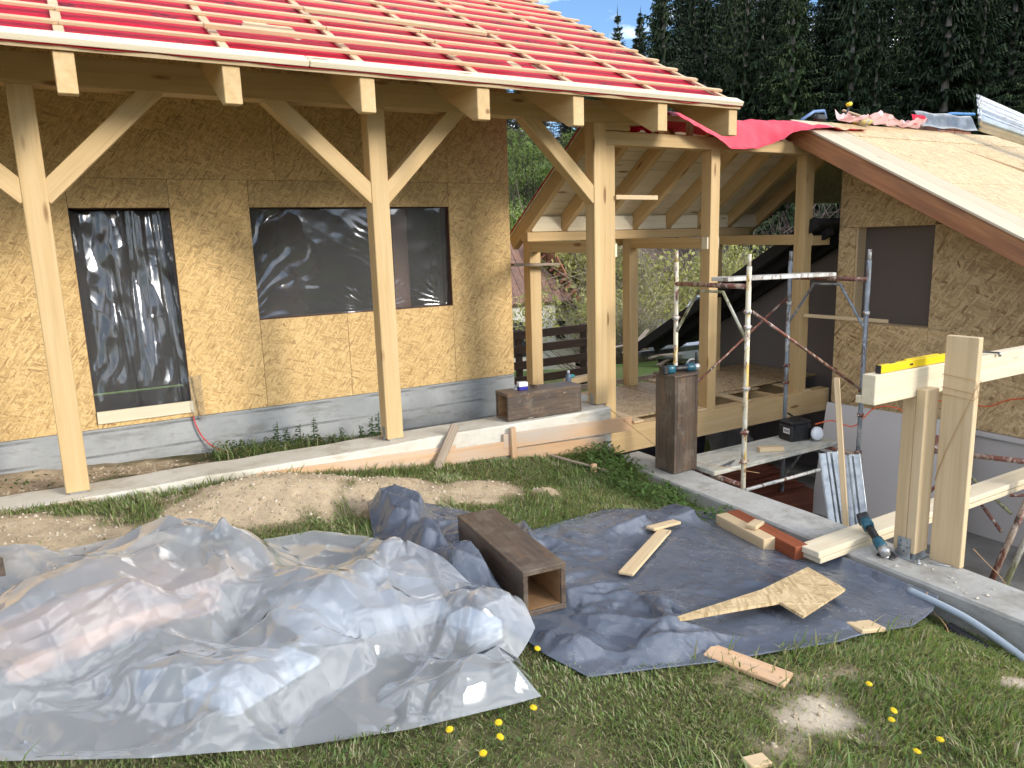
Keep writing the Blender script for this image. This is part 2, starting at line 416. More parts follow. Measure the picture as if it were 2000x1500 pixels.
def film(name, tint, rough, milky, creases, bump, gloss, fine=26, clear=(.93, .94, .95)):
    """clear polythene: see-through, with glossy crinkles and a little milkiness"""
    t = NT(name); v = t.coord(rnd=False)
    w = t.vm('ADD', v, t.n('VectorMath', {0: t.n('TexNoise', {'Vector': v, 'Scale': 3.0, 'Detail': 2}).outputs['Color'], 'Scale': .18}, operation='SCALE').outputs[0])
    h = None
    for k, sc in enumerate(creases):
        d = t.n('TexVoronoi', {'Vector': t.n('Mapping', {'Vector': w, 'Location': (k * 3.1, k * 1.7, k), 'Rotation': (0, 0, k * .7), 'Scale': (1, .55, 1)}).outputs[0], 'Scale': sc}, feature='F1').outputs['Distance']
        d = t.math('MULTIPLY', d, 1.0 / sc)
        h = d if h is None else t.math('ADD', h, d)
    h = t.math('ADD', h, t.math('MULTIPLY', t.noise(v, fine, 2, .5), .004))
    nb = t.bump(h, bump, 1.0)
    gl = t.n('BsdfGlossy', {'Color': (.97, .98, 1), 'Roughness': rough, 'Normal': nb})
    df = t.n('BsdfDiffuse', {'Color': tint, 'Normal': nb}); tl = t.n('BsdfTranslucent', {'Color': tint, 'Normal': nb})
    mk = t.n('MixShader', {0: .4, 1: df.outputs[0], 2: tl.outputs[0]})
    tp = t.n('BsdfTransparent', {'Color': clear})
    lw = t.n('LayerWeight', {'Blend': .5, 'Normal': nb}).outputs['Facing']
    mf = t.math('ADD', milky, t.math('MULTIPLY', t.math('POWER', lw, 2.0), (.36 if milky > .1 else .10)), True)
    a = t.n('MixShader', {0: mf, 1: tp.outputs[0], 2: mk.outputs[0]})
    fz = t.n('Fresnel', {'IOR': 1.5, 'Normal': nb}).outputs[0]
    b = t.n('MixShader', {0: t.math('MULTIPLY', fz, gloss, True), 1: a.outputs[0], 2: gl.outputs[0]})
    t.set(t.out.inputs[0], b); MATS[name] = t.m; return t.m
FILM = film('window_film', (.8, .8, .82), .13, .10, (1.8, 4.5), .045, 1.7)
SHEET = film('clear_sheeting', (.91, .95, 1.0), .13, .34, (2.0, 4.5), .17, 1.7)
def tarpmat():
    t = NT('blue_grey_tarp'); v = t.coord(rnd=False)
    n1 = t.noise(v, 2.4, 5, .6); n2 = t.noise(t.n('Mapping', {'Vector': v, 'Scale': (1, 2.2, 1)}).outputs[0], 7, 5, .7)
    c = t.mix(t.step(n1, .35, .7), (.084, .099, .128), (.112, .128, .160))
    dust = t.math('MULTIPLY', t.step(n2, .54, .78), t.step(n1, .42, .6))
    c = t.mix(t.math('MULTIPLY', dust, .5), c, (.30, .29, .27))
    h = None
    for k, sc in enumerate((6, 15)):
        w = t.vm('ADD', v, t.n('VectorMath', {0: t.n('TexNoise', {'Vector': v, 'Scale': sc * .6}).outputs['Color'], 'Scale': .08 / (k + 1)}, operation='SCALE').outputs[0])
        d = t.math('MULTIPLY', t.n('TexVoronoi', {'Vector': w, 'Scale': sc}, feature='F1').outputs['Distance'], 1.0 / (1 + k))
        h = d if h is None else t.math('ADD', h, d)
    t.p(Base_Color=c, Roughness=t.n('MapRange', {'Value': dust, 'To Min': .24, 'To Max': .6}).outputs[0], Normal=t.bump(h, .45, .02)); t.b.inputs['Specular IOR Level'].default_value = .6
    MATS['tarp'] = t.m; return t.m
TARP = tarpmat()

# ================================================================== THE SETTING
MOUNDS = [(.95, 4.95, .72, .42, .20), (1.75, 4.85, .55, .3, .10), (2.45, 4.7, .45, .3, .05), (2.85, 4.42, .2, .16, .07), (2.95, 4.85, .15, .12, .06), (-.45, 5.1, .6, .35, .08), (-.6, 4.6, .7, .5, .08)]
def gz0(x, y):
    z = -.06 - .05 * x - .01 * x * np.abs(x) - .03 * (5.4 - y)
    z = z - .08 * sm((x - 3) / 1.) * sm((5.3 - y) / .8)
    for (a, b, rx, ry, h) in MOUNDS:
        z = z + h * np.exp(-1.6 * (((x - a) / rx) ** 2 + ((y - b) / ry) ** 2))
    return z
BARE = [(.95, 4.9, .98, .46, 1.15), (1.75, 4.7, .7, .35, .95), (2.40, 4.60, .50, .30, .95), (2.85, 4.42, .2, .16, .8), (-.5, 4.75, .95, .55, 1.1), (.1, 5.0, .6, .22, .5), (-.4, 6.5, 1.3, .62, 1.35), (.9, 5.95, .5, .16, .7),
        (2.36, 1.72, .36, .22, .75), (2.1, 1.62, .35, .14, .6), (2.25, 1.95, .14, .1, .6), (1.7, 2.0, .28, .16, .5), (3.55, 1.52, .28, .14, .7), (1.85, 1.75, .2, .1, .45), (2.3, 1.75, 1.1, .55, .50), (1.5, 2.0, .6, .3, .45), (3.2, 1.75, .5, .3, .40), (3.3, 4.3, .5, .4, .35), (.6, 5.2, 1.6, .12, .45)]
def bare(x, y):
    d = 0
    for (a, b, rx, ry, h) in BARE:
        d = np.maximum(d, h * np.exp(-1.1 * (((x - a) / rx) ** 2 + ((y - b) / ry) ** 2)))
    n = fbm(x, y, 2.2, 4, 3); n2 = fbm(x, y, 9, 3, 9)
    return np.clip((d + (n - .5) * .9 + (n2 - .5) * .45 - .40) * 3.2, 0, 1)
def gz(x, y):
    z = gz0(x, y)
    b = bare(x, y)
    z = z - .07 * sm((x - 3.65) / .4) * sm((5.3 - y) / .6)
    z = z + (fbm(x, y, 5, 3, 21) - .5) * (.02 + .035 * b) + (fbm(x, y, 24, 2, 33) - .5) * .012 * b
    # trench beside the wall foundation
    return z - .17 * sm((y - 5.9) / 1.0) * sm((x + 3) / 1.)
def lawnmat():
    t = NT('lawn_soil'); v = t.coord(rnd=False)
    at = t.n('Attribute', attribute_name='tint').outputs['Color']; s3 = t.n('SeparateColor', {0: at})
    n1 = t.noise(v, 9, 5, .6); n2 = t.noise(v, 70, 4, .7); n3 = t.noise(v, 2.0, 3)
    dirt = t.mix(t.step(n1, .35, .65), (.52, .405, .265), (.41, .315, .205)); dirt = t.mix(t.math('MULTIPLY', t.step(n2, .5, .75), .45), dirt, (.60, .50, .36))
    dirt = t.mix(t.math('MULTIPLY', t.step(t.noise(v, 32, 3), .55, .7), .5), dirt, (.24, .17, .11))
    pale = t.mix(n2, (.55, .48, .37), (.40, .33, .24))
    dirt = t.mix(s3.outputs[1], dirt, pale)
    soil = t.mix(t.step(n1, .4, .62), (.10, .085, .045), (.17, .14, .075)); soil = t.mix(t.math('MULTIPLY', n3, .6), soil, (.08, .10, .03))
    t.p(Base_Color=t.mix(s3.outputs[0], soil, dirt), Roughness=.95, Normal=t.bump(t.math('ADD', n2, n1), .6, .02)); t.b.inputs['Specular IOR Level'].default_value = .15
    return t.m
LAWN = lawnmat()
xs = np.concatenate([np.linspace(-40, -3, 26), np.linspace(-2.8, 4.16, 200)]); ys = np.concatenate([np.linspace(-40, .4, 26), np.linspace(.6, 7.06, 180)])
gx, gy = np.meshgrid(xs, ys)
lawn_z = np.where(gx < -3, gz0(np.maximum(gx, -3), gy), gz(gx, gy)); lawn_z = np.where((gy < .5), np.maximum(lawn_z, -.35) - .0, lawn_z)
me = gridmesh(np.stack([gx, gy, lawn_z], -1))
bb = bare(gx, gy); pale = np.clip(np.exp(-3 * (((gx - 2.4) / .6) ** 2 + ((gy - 1.7) / .45) ** 2)) + np.exp(-3 * (((gx - 3.5) / .4) ** 2 + ((gy - 1.5) / .2) ** 2)), 0, 1)
at = me.color_attributes.new('tint', 'FLOAT_COLOR', 'POINT'); at.data.foreach_set('color', np.stack([bb, pale, bb * 0, bb * 0 + 1], -1).astype(np.float32).ravel())
tag(obj('lawn', me, LAWN), kind='structure')

# far land: yard behind the house, a dip, then the wooded hillside
def tz(x, y):
    r = np.hypot(x, y); az = np.degrees(np.arctan2(x, y))
    z = -.75 - 2.6 * sm((r - 12) / 14) - 1.6 * sm((r - 26) / 14)
    z = z + np.clip(r - 46, 0, 62) * .40 * (.80 + .20 * sm((az - 30) / 14))
    z = z * np.where(y > 2, 1, .3) - np.where(y < 2, .6, 0)
    z = z + np.clip(r - 24, 0, 110) * .13 * sm((-y - 8) / 14)  # hill added behind the camera, out of view, to block low sky light
    return z + (fbm(x, y, .15, 3, 5) - .5) * .5 * sm((r - 10) / 10)
def terrmat():
    t = NT('meadow'); v = t.coord(rnd=False)
    n1 = t.noise(v, .5, 5, .6); n2 = t.noise(v, 6, 5, .65)
    c = t.mix(t.step(n1, .4, .6), (.10, .15, .035), (.17, .18, .065)); c = t.mix(t.math('MULTIPLY', t.step(n2, .5, .7), .5), c, (.065, .10, .025))
    fl = t.n('SeparateColor', {0: t.n('Attribute', attribute_name='tint').outputs['Color']}).outputs[0]
    c = t.mix(fl, c, t.mix(n2, (.016, .018, .010), (.035, .030, .020)))
    t.p(Base_Color=c, Roughness=.95, Normal=t.bump(n2, .8, .05)); t.b.inputs['Specular IOR Level'].default_value = .1
    return t.m
MEADOW = terrmat()
rs = np.concatenate([np.linspace(3, 20, 18), np.linspace(22, 120, 60), np.linspace(130, 900, 20)]); an = np.radians(np.linspace(-180, 180, 181))
rr, aa = np.meshgrid(rs, an); tx, ty = rr * np.sin(aa) + 4, rr * np.cos(aa) + 4
tzz = tz(tx, ty)
inner = (tx > 3.0) & (tx < 9) & (ty > -8) & (ty < 7.4); tzz = np.where(inner, -1.75, tzz); tzz = np.where((tx <= 5.2) & (ty < 8.4), -1.75, tzz)
me = gridmesh(np.stack([tx, ty, tzz], -1)); rw = np.hypot(tx, ty); wood_ = np.clip(sm((rw - 55) / 3) * (ty > 0) + sm((rw - 30) / 8) * (ty < -8), 0, 1)  # forest floor colour, also given to the added hill behind the camera
at = me.color_attributes.new('tint', 'FLOAT_COLOR', 'POINT'); at.data.foreach_set('color', np.stack([wood_, wood_, wood_, wood_ * 0 + 1], -1).astype(np.float32).ravel())
tag(obj('terrain', me, MEADOW), kind='structure')
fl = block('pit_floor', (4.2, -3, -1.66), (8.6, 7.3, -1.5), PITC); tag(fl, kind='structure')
yd = gridmesh(np.stack([*np.meshgrid(np.linspace(4.0, 15, 40), np.linspace(7.3, 12.6, 30))] + [np.zeros((30, 40))], -1))
co = np.empty(1200 * 3, np.float32); yd.vertices.foreach_get('co', co); co = co.reshape(-1, 3); co[:, 2] = -.66 - .05 * (co[:, 1] - 7.3) - .03 * (co[:, 0] - 4) + (fbm(co[:, 0], co[:, 1], 1.1, 3, 4) - .5) * .12
yd.vertices.foreach_set('co', co.ravel()); tag(obj('back_yard', yd, MEADOW), kind='structure')

# ================================================================== NEW TIMBER HOUSE (left)
YP, YW = 5.55, 7.0
house = thing('timber_house', 'new house with golden chipboard walls, timber porch posts and red battened roof', 'house', (1, 7, 0))
block('foundation', (-3.2, 7.016, -.9), (4.135, 7.45, .118), FOUND, house, .006)
OSBY = (0, -1, 0)
def wallpanel(x0, x1, z0, z1, par=house, y=YW, m=None):
    g = .0016
    return slab('wall_panel', (x0 + g, y + .018, z0 + g), (1, 0, 0), (0, 0, 1), x1 - x0 - 2 * g, z1 - z0 - 2 * g, .018, m or OSBW, par, .0012)
for r in [(-3.2, -.75, 2.165, 3.70), (-.75, 1.70, 2.165, 3.70), (1.70, 3.42, 2.165, 3.70), (3.42, 4.12, 2.165, 3.70),
          (-3.2, -.75, .12, 2.165), (-.75, .057, .12, 2.165), (.057, .80, 1.93, 2.165), (.057, .80, .12, .20), (.80, 1.45, .12, 2.165),
          (1.45, 3.41, 1.93, 2.165), (1.45, 2.27, .12, .93), (2.27, 3.41, .12, .93), (3.41, 4.12, .12, 2.165)]:
    wallpanel(*r)
def sidepanel(x, y0, y1, z0, z1, m, par):
    g = .0016
    return slab('wall_panel', (x - .018, y0 + g, z0 + g), (0, 1, 0), (0, 0, 1), y1 - y0 - 2 * g, z1 - z0 - 2 * g, .018, m, par, .0012)
for k, (a, b) in enumerate([(7.02, 9.5), (9.5, 11.9)]): sidepanel(4.138, a, b, .12, 3.02, OSBW, house)
prism('gable_panel', [(7.02, 3.03), (11.9, 3.03), (11.9, 3.72), (9.6, 4.95), (7.02, 3.66)], .018, OSBW, Matrix(((0, 0, 1, 4.12), (1, 0, 0, 0), (0, 1, 0, 0), (0, 0, 0, 1))), house)
# dark rooms behind the openings
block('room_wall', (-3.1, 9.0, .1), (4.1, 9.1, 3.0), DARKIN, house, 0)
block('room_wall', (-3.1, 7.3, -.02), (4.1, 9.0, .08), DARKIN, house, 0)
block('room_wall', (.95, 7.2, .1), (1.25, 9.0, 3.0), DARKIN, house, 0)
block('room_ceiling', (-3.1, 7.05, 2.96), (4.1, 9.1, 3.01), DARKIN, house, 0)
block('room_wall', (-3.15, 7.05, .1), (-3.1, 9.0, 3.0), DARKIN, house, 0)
block('inner_post', (3.0, 7.55, .1), (3.17, 7.7, 2.95), plain('pale_inner_post', (.22, .12, .09), .8), house)
def reveal(x0, x1, z0, z1, d=.20, y=YW + .0185):
    t = .022
    block('reveal', (x0 - t, y, z0 - t), (x0 + .001, y + d, z1 + t), REVEAL, house, .001)
    block('reveal', (x1 - .001, y, z0 - t), (x1 + t, y + d, z1 + t), REVEAL, house, .001)
    block('reveal', (x0, y, z1 - .002), (x1, y + d, z1 + t), REVEAL, house, .001)
    block('reveal', (x0, y, z0 - t), (x1, y + d, z0 + .002), REVEAL, house, .001)
reveal(.057, .80, .20, 1.93); reveal(1.45, 3.41, .93, 1.93)
def filmmesh(x0, x1, z0, z1, fn, nx=90, nz=90, y=YW + .05):
    u, w = np.meshgrid(np.linspace(0, 1, nx), np.linspace(0, 1, nz))
    px, pz = x0 + (x1 - x0) * u, z0 + (z1 - z0) * w
    return gridmesh(np.stack([px, y + fn(px - x0, pz - z0, u, w), pz], -1))
def ridge(t, s): return np.abs(((t * s) % 1) - .5) * 2
def f_door(x, z, u, w):
    a = .018 * np.sin(9 * x + 1.5 * z + 1.2 * np.sin(2.2 * z)) * (.35 + .65 * w) + .010 * np.sin(21 * x - 2.3 * z + 2 * fbm(x, z, 3, 2, 2)) + .006 * (fbm(x * 3, z, 4, 3, 8) - .5)
    a += .020 * np.exp(-((x - .24 - .10 * (1 - w)) / .022) ** 2) * sm((.9 - w) * 3) + .016 * np.exp(-((x - .39 - .03 * w) / .016) ** 2) * sm((w - .15) * 4)
    a += .018 * np.exp(-((x - .68 + .05 * w) / .014) ** 2) - .02 * np.exp(-((x - .52) / .03) ** 2) * w
    a += .020 * ridge(x + .12 * z + .22 * fbm(x, z, 2.4, 3, 31), 4.2) * sm((w - .05) * 3) + .010 * ridge(x - .3 * z + .25 * fbm(x, z, 3, 2, 35), 7) * sm((.5 - w) * 3)
    return a * sm(u * 18) * sm((1 - u) * 18) + .13 * w * sm(w * 1.5) * sm(u * 9) * sm((1 - u) * 9)
def f_win(x, z, u, w):
    q = fbm(x, z, 2.2, 3, 3); q2 = fbm(x, z, 5, 2, 13)
    th = np.arctan2(z + .03, x + .25); r = np.hypot(x + .25, z)
    a = .010 * ridge(th * 1.0 + .55 * q + .1 * q2, 5.5) * np.exp(-((u - .10) / .17) ** 2) * sm(r * 2) * sm((q2 - .25) * 3)
    b = .006 * ridge(z + .45 * x + .25 * q, 13) * np.exp(-((u - .47 - .05 * w) / .07) ** 2) * sm(w * 6) * sm((1 - w) * 5) * sm((q - .3) * 4)
    th2 = np.arctan2(z, x - 1.98); c = .008 * ridge(th2 + .3 * q, 6) * np.exp(-(np.hypot(x - 1.96, z) / .32) ** 2)
    th3 = np.arctan2(z, x - 1.1); e = .006 * ridge(th3 + .3 * q, 7) * np.exp(-(np.hypot(x - 1.12, z) / .30) ** 2)
    return a + b + c + e + .012 * (q - .5) + .012 * np.sin(2.4 * x + 1) + .02 * w * sm(u * 8) * sm((1 - u) * 8)
obj('door_film', filmmesh(.05, .815, .165, 1.915, f_door, 120, 160, YW + .045), FILM, None, house)
obj('window_film', filmmesh(1.452, 3.408, .932, 1.928, f_win, 240, 120, YW + .07), FILM, None, house)
beam('threshold_board', (.06, YW - .014, .215), (.815, YW - .014, .215), .025, .105, PINEW, house)
fold = gridmesh(np.stack([*(lambda U, W: (.79 + .11 * U, YW - .03 - .02 * np.sin(9 * U + 3 * W), .13 + .36 * W - .06 * U * (1 - W)))(*np.meshgrid(np.linspace(0, 1, 14), np.linspace(0, 1, 16)))], -1))
obj('film_flap', fold, FILM, None, house)

# porch frame
PX = [-.19, 2.06, 4.165]
for k, x in enumerate(PX):
    beam('post', (x + .07, YP + .07, .012), (x + .07, YP + .07, 2.583), .14, .14, PINE, house, (0, -1, 0), .005)
    block('post_shoe', (x + .02, YP + .015, -.002), (x + .12, YP + .125, .012), STEEL, house, .001)
    block('shoe_plate', (x - .004, YP + .045, .0), (x - .0005, YP + .095, .11), STEEL, house, .0005)
beam('eave_beam', (-3.2, YP + .07, 2.675), (4.75, YP + .07, 2.675), .14, .185, PINE, house)
def brace(xb, xt, y=YP + .07, zb=1.94, zt=2.62, w=.12):
    d = Vector((xt - xb, 0, zt - zb)).normalized()
    beam('brace', Vector((xb, y, zb)) - d * .03, Vector((xt, y, zt)), w, .125, PINE, house, (0, -1, 0))
brace(-.06, .635); brace(-.18, -.86); brace(2.075, 1.35); brace(2.18, 2.85); brace(4.18, 3.475)
SL = math.tan(rad(27.45)); CS = math.cos(rad(27.45)); SN = math.sin(rad(27.45))
YR = 9.6
RAFX = [-2.41, -1.58, -.745, .117, .965, 1.80, 2.648, 3.465, 4.30, 5.10]
def rafter_mesh(w, y0, y1, zt, hh, lev):
    # profile in (y, z): plumb tail, short level cut, then the pitch
    zb = zt - hh
    pr = [(y0, zb), (y0 + lev, zb), (y1, zb + SL * (y1 - y0 - lev)), (y1, zt + SL * (y1 - y0)), (y0, zt)]
    return pr
for x in RAFX:
    pr = rafter_mesh(.10, 4.80, YR, 2.622, .215, .075)
    M = Matrix(((0, 0, 1, x - .05), (1, 0, 0, 4.80), (0, 1, 0, 2.4), (0, 0, 0, 1)))
    prism('rafter', [(p[0] - 4.8, p[1] - 2.4) for p in pr], .10, PINE, M, house, .004)
dn = Vector((0, CS, SN)); nrm = Vector((0, -SN, CS)); ex = Vector((1, 0, 0))
def roofpt(x, s, h): return Vector((x, 4.78, 2.616)) + dn * s + nrm * h
XL, XR2 = -3.2, 5.155
LR = (YR - 4.78) / CS
for k in range(38):      # sheathing boards, long side along the eave
    s0 = k * .142
    if s0 + .14 > LR: break
    slab('sheathing_board', roofpt(XL, s0, .004), ex, dn, XR2 - XL + random.uniform(-.004, .006), .139, .022, PINE2, house, .001)
P = np.zeros((60, 150, 3)); uu = np.linspace(XL, XR2 + .01, 150); ss = np.linspace(-.012, LR, 60)
for j, s in enumerate(ss):
    for i, x in enumerate(uu):
        p = roofpt(x, s, .030); P[j, i] = p
P[..., 2] += (fbm(P[..., 0], P[..., 1], 4, 3, 12) - .5) * .02 * (np.abs(((P[..., 0] + .0) / .833) % 1 - .5) < .42)
obj('roof_membrane', gridmesh(P), RED, None, house)
for x in RAFX:
    slab('counter_batten', roofpt(x - .026 + random.uniform(-.008, .008), .10, .040), ex, dn, .052, LR - .12, .018, BATTEN, house)
slab('eave_board', roofpt(XL, -.012, .034), ex, dn, 1.42 - XL - .004, .105, .040, PINEW, house, .005)
slab('eave_board', roofpt(1.42, -.012, .034), ex, dn, XR2 - 1.42 + .01, .105, .040, PINEW, house, .005)
sv = .29
k = 0
while sv < LR - .1:
    cuts = [XL] + sorted(random.sample([.117, .965, 1.80, 2.648, 3.465, -1.58], 1 if k % 2 else 2)) + [XR2 + random.uniform(-.03, .05)]
    for a, b in zip(cuts, cuts[1:]):
        tilt = random.uniform(-.0016, .0016)
        d2 = (ex + dn * tilt).normalized()
        slab('batten', roofpt(a + .002, sv + random.uniform(-.008, .008), .0585), d2, d2.cross(ex.cross(dn)) * -1, b - a - .004, .042, .022, BATTEN, house, .003)
    sv += random.uniform(.288, .315); k += 1
slab('loose_batten', roofpt(.9, .46, .082), (ex + dn * .012), dn, 2.2, .05, .03, BATTEN, house, .003)
slab('loose_batten', roofpt(1.75, 1.30, .082), (ex - dn * .02), dn, 1.55, .045, .03, BATTEN, house, .003)
# far slope of the same roof
bd = Vector((0, CS, -SN))
slab('rear_roof', (XL, YR, 2.62 + SL * (YR - 4.78)), bd, ex, LR, XR2 - XL, .05, RED, house)

# ================================================================== FOOTING AND RETAINING WALL
foot = thing('strip_footing', 'pale concrete strip footing under the porch posts with formwork boards', 'footing', (1.8, 5.5, -.3))
def waved(name, xa, xb, y0, y1, z0, z1, mat, par, n=80, amp=.012, seed=1):
    """long cast block with a slightly uneven top edge"""
    X = np.linspace(xa, xb, n); V, F = [], []
    for i, x in enumerate(X):
        e = (vnoise(x, 0, 3.1, seed) - .5) * amp; e2 = (vnoise(x, 5, 4.3, seed) - .5) * amp; d = (vnoise(x, 9, 2.7, seed) - .5) * amp
        V += [(x, y0 + d, z0), (x, y1, z0), (x, y1 + d, z1 + e2), (x, y0 + .012 + d, z1 + e), (x, y0 + d, z1 - .012 + e)]
    for i in range(n - 1):
        a, b = i * 5, i * 5 + 5
        for k in range(5): F.append((a + k, a + (k + 1) % 5, b + (k + 1) % 5, b + k))
    F += [(4, 3, 2, 1, 0), tuple((n - 1) * 5 + k for k in range(5))]
    me = mesh([(p[0] - xa, p[1], p[2]) for p in V], F); bm = bmesh.new(); bm.from_mesh(me); bmesh.ops.recalc_face_normals(bm, faces=bm.faces[:]); bm.to_mesh(me); bm.free()
    return obj(name, me, mat, Matrix.Translation((xa, 0, 0)), par)
waved('concrete_strip', -3.2, 4.245, 5.43, 5.78, -.75, 0, FOOT, foot)
beam('formwork_board', (.99, 5.415, -.105), (2.60, 5.415, -.165), .022, .14, FORM, foot)
beam('formwork_board', (1.62, 5.402, -.16), (3.14, 5.405, -.20), .02, .13, FORM, foot)
beam('formwork_board', (3.05, 5.405, -.135), (4.47, 5.408, -.185), .024, .135, FORM, foot)
beam('formwork_board', (3.12, 5.412, -.275), (4.16, 5.412, -.325), .022, .13, FORM, foot)
beam('formwork_board', (-.9, 5.412, -.045), (-.02, 5.412, -.055), .02, .10, FORM, foot)
beam('formwork_board', (-2.6, 5.413, -.03), (-.45, 5.414, -.05), .02, .085, FORM, foot)
beam('formwork_stake', (3.145, 5.37, -.62), (3.135, 5.38, -.015), .05, .035, FORM, foot, (0, -1, 0))
ret = thing('retaining_wall', 'grey concrete retaining wall running from the gallery towards the viewer', 'wall', (4.3, 3, -1.5))
def retmesh():
    Y = np.linspace(-2.5, 5.46, 140); V, F = [], []
    for y in Y:
        xa = 4.115 + .035 * (y - 1.8) + (vnoise(y, 1, 2.3, 4) - .5) * .02; w = .385 + (vnoise(y, 4, 3.1, 7) - .5) * .02
        za = -.50 + (vnoise(y, 2, 2.9, 5) - .5) * .016; zb = -.50 + (vnoise(y, 6, 2.1, 5) - .5) * .02
        V += [(xa + .008, y, -1.7), (xa, y, za - .015), (xa + .014, y, za), (xa + w - .02, y, zb), (xa + w, y, zb - .02), (xa + w, y, -1.7)]
    n = 6
    for i in range(len(Y) - 1):
        for k in range(n): F.append((i * n + k, i * n + (k + 1) % n, (i + 1) * n + (k + 1) % n, (i + 1) * n + k))
    F += [tuple(range(n)), tuple(range((len(Y) - 1) * n, len(Y) * n))[::-1]]
    me = mesh(V, F); bm = bmesh.new(); bm.from_mesh(me); bmesh.ops.recalc_face_normals(bm, faces=bm.faces[:]); bm.to_mesh(me); bm.free(); return me
obj('wall_body', retmesh(), RETC, None, ret)
V, F = [], []
for k in range(26):   # crumbs of mortar on its top
    y = random.uniform(1.6, 2.4) if k < 16 else random.uniform(2.4, 5); x = 4.12 + .035 * (y - 1.8) + random.uniform(.05, .36); r = random.uniform(.004, .016)
    b = len(V)
    for (a, c, d) in ((1, 0, 0), (-1, 0, 0), (0, 1, 0), (0, -1, 0), (0, 0, .7), (0, 0, -.3)): V.append((x + r * a * random.uniform(.7, 1.3), y + r * c * random.uniform(.7, 1.6), -.497 + r * d))
    F += [(b + 0, b + 2, b + 4), (b + 2, b + 1, b + 4), (b + 1, b + 3, b + 4), (b + 3, b + 0, b + 4), (b + 2, b, b + 5), (b + 1, b + 2, b + 5), (b + 3, b + 1, b + 5), (b, b + 3, b + 5)]
o = obj('mortar_crumbs', mesh(V, F), plain('mortar_crumb', (.62, .56, .46), .9), None, ret); o['kind'] = 'stuff'

# ================================================================== OPEN TIMBER GALLERY (middle)
gal = thing('timber_gallery', 'open pale timber gallery with sloping plank ceiling between the two houses', 'gallery', (6, 6.2, -.25))
YG, YB, ZF = 5.60, 7.10, -.25
GX = [(4.315, .13), (5.665, .125), (7.10, .14)]
for x, w in GX:
    beam('post', (x + w / 2, YG + .07, -.27), (x + w / 2, YG + .07, 2.402), w, .135, PINE, gal, (0, -1, 0))
BX = [(4.43, .145), (5.85, .135), (7.27, .14)]
for x, w in BX:
    beam('post', (x + w / 2, YB + .07, ZF), (x + w / 2, YB + .07, 1.56), w, .135, PINE, gal, (0, -1, 0))
beam('ridge_beam', (4.32, YG + .07, 2.462), (7.22, YG + .07, 2.462), .14, .12, PINE, gal)
block('packing_block', (4.33, YG - .005, 2.53), (4.62, YG + .05, 2.60), PINE, gal)
beam('wall_plate', (4.40, YB + .06, 1.607), (7.9, YB + .06, 1.607), .14, .10, PINE, gal)
for (x, w), (x2, w2) in zip(GX, BX):   # ties from the front posts to the back posts
    a, b = Vector((x + w / 2, YG + .03, 1.485)), Vector((x2 + w2 / 2, YB + .05, 1.50))
    beam('tie_beam', a + Vector((0, .105, 0)), b, .12, .115, PINE, gal)
for s in (-1, 1):
    block('tie_cheek', (5.7275 + s * .062 + (-.022 if s < 0 else .001), YG + .02, 1.425), (5.7275 + s * .062 + (-.001 if s < 0 else .022), YG + .10, 1.545), PINEW, gal, .002)
block('tie_cheek', (4.447, YG + .02, 1.39), (4.48, YG + .11, 1.51), PINEW, gal, .002); block('tie_cheek', (7.242, YG + .02, 1.425), (7.275, YG + .11, 1.545), PINEW, gal, .002)
beam('side_rail', (7.24, YG + .09, 1.47), (7.62, YG + .09, 1.47), .08, .11, PINE, gal)
gs = math.atan(.70)
gdn = Vector((0, math.cos(gs), -math.sin(gs))); gn = Vector((0, math.sin(gs), math.cos(gs)))
GRX = [4.45, 4.93, 5.43, 5.97, 6.50, 7.03, 7.57, 8.1]
def gpt(x, s, h): return Vector((x, 5.93, 2.612)) + gdn * s + gn * h
for x in GRX:
    beam('rafter', gpt(x, 0, 0), gpt(x, 1.88, 0), .075, .15, PINE, gal)
    beam('upright_strut', (x, YG + .07, 2.524), (x, YG + .07, 2.66), .06, .05, PINE2, gal, (0, -1, 0))
beam('upper_purlin', (4.42, YG + .07, 2.685), (7.9, YG + .07, 2.685), .06, .045, PINE2, gal)
for a, b in zip(GRX, GRX[1:]):
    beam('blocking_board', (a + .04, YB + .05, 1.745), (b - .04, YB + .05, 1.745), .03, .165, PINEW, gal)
for k in range(14):
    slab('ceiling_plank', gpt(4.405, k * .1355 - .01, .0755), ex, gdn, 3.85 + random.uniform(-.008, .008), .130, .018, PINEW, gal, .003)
slab('roof_membrane', gpt(4.395, -.03, .096), ex, gdn, 3.9, 1.93, .004, RED, gal, 0)
# floor
beam('floor_beam', (4.33, YG + .06, -.40), (7.66, YG + .06, -.40), .14, .265, PINE, gal)
beam('floor_beam', (4.33, YB + .05, -.40), (8.1, YB + .05, -.40), .12, .24, PINE, gal)
for x in (4.7, 5.25, 5.8, 6.35, 6.9, 7.4): beam('floor_joist', (x, YG + .13, -.37), (x, YB - .01, -.37), .07, .18, PINE, gal)
for (a, b, y0, y1, z, mt) in [(4.28, 5.72, 5.80, 7.16, -.262, OSBF), (5.73, 6.95, 6.02, 7.18, -.262, OSBF), (6.2, 8.1, 6.1, 7.25, -.240, OSBF)]:
    slab('floor_panel', (a, y0, z), ex, (0, 1, 0), b - a, y1 - y0, .018, mt, gal)
slab('floor_slab', (4.15, 6.05, -.20), ex, (0, 1, 0), .47, 1.30, .12, FOUND, gal, .004)
for (x, y, l, rz) in [(4.75, 5.62, .55, .25), (5.60, 5.60, .62, .35), (6.28, 5.62, .50, .28), (7.25, 5.58, .5, .3)]:
    d = Vector((math.sin(rz) * .35, math.cos(rz), 0)).normalized()
    beam('loose_board', Vector((x, y, -.253)), Vector((x, y, -.253)) + d * l, .12, .025, PINE2, gal)
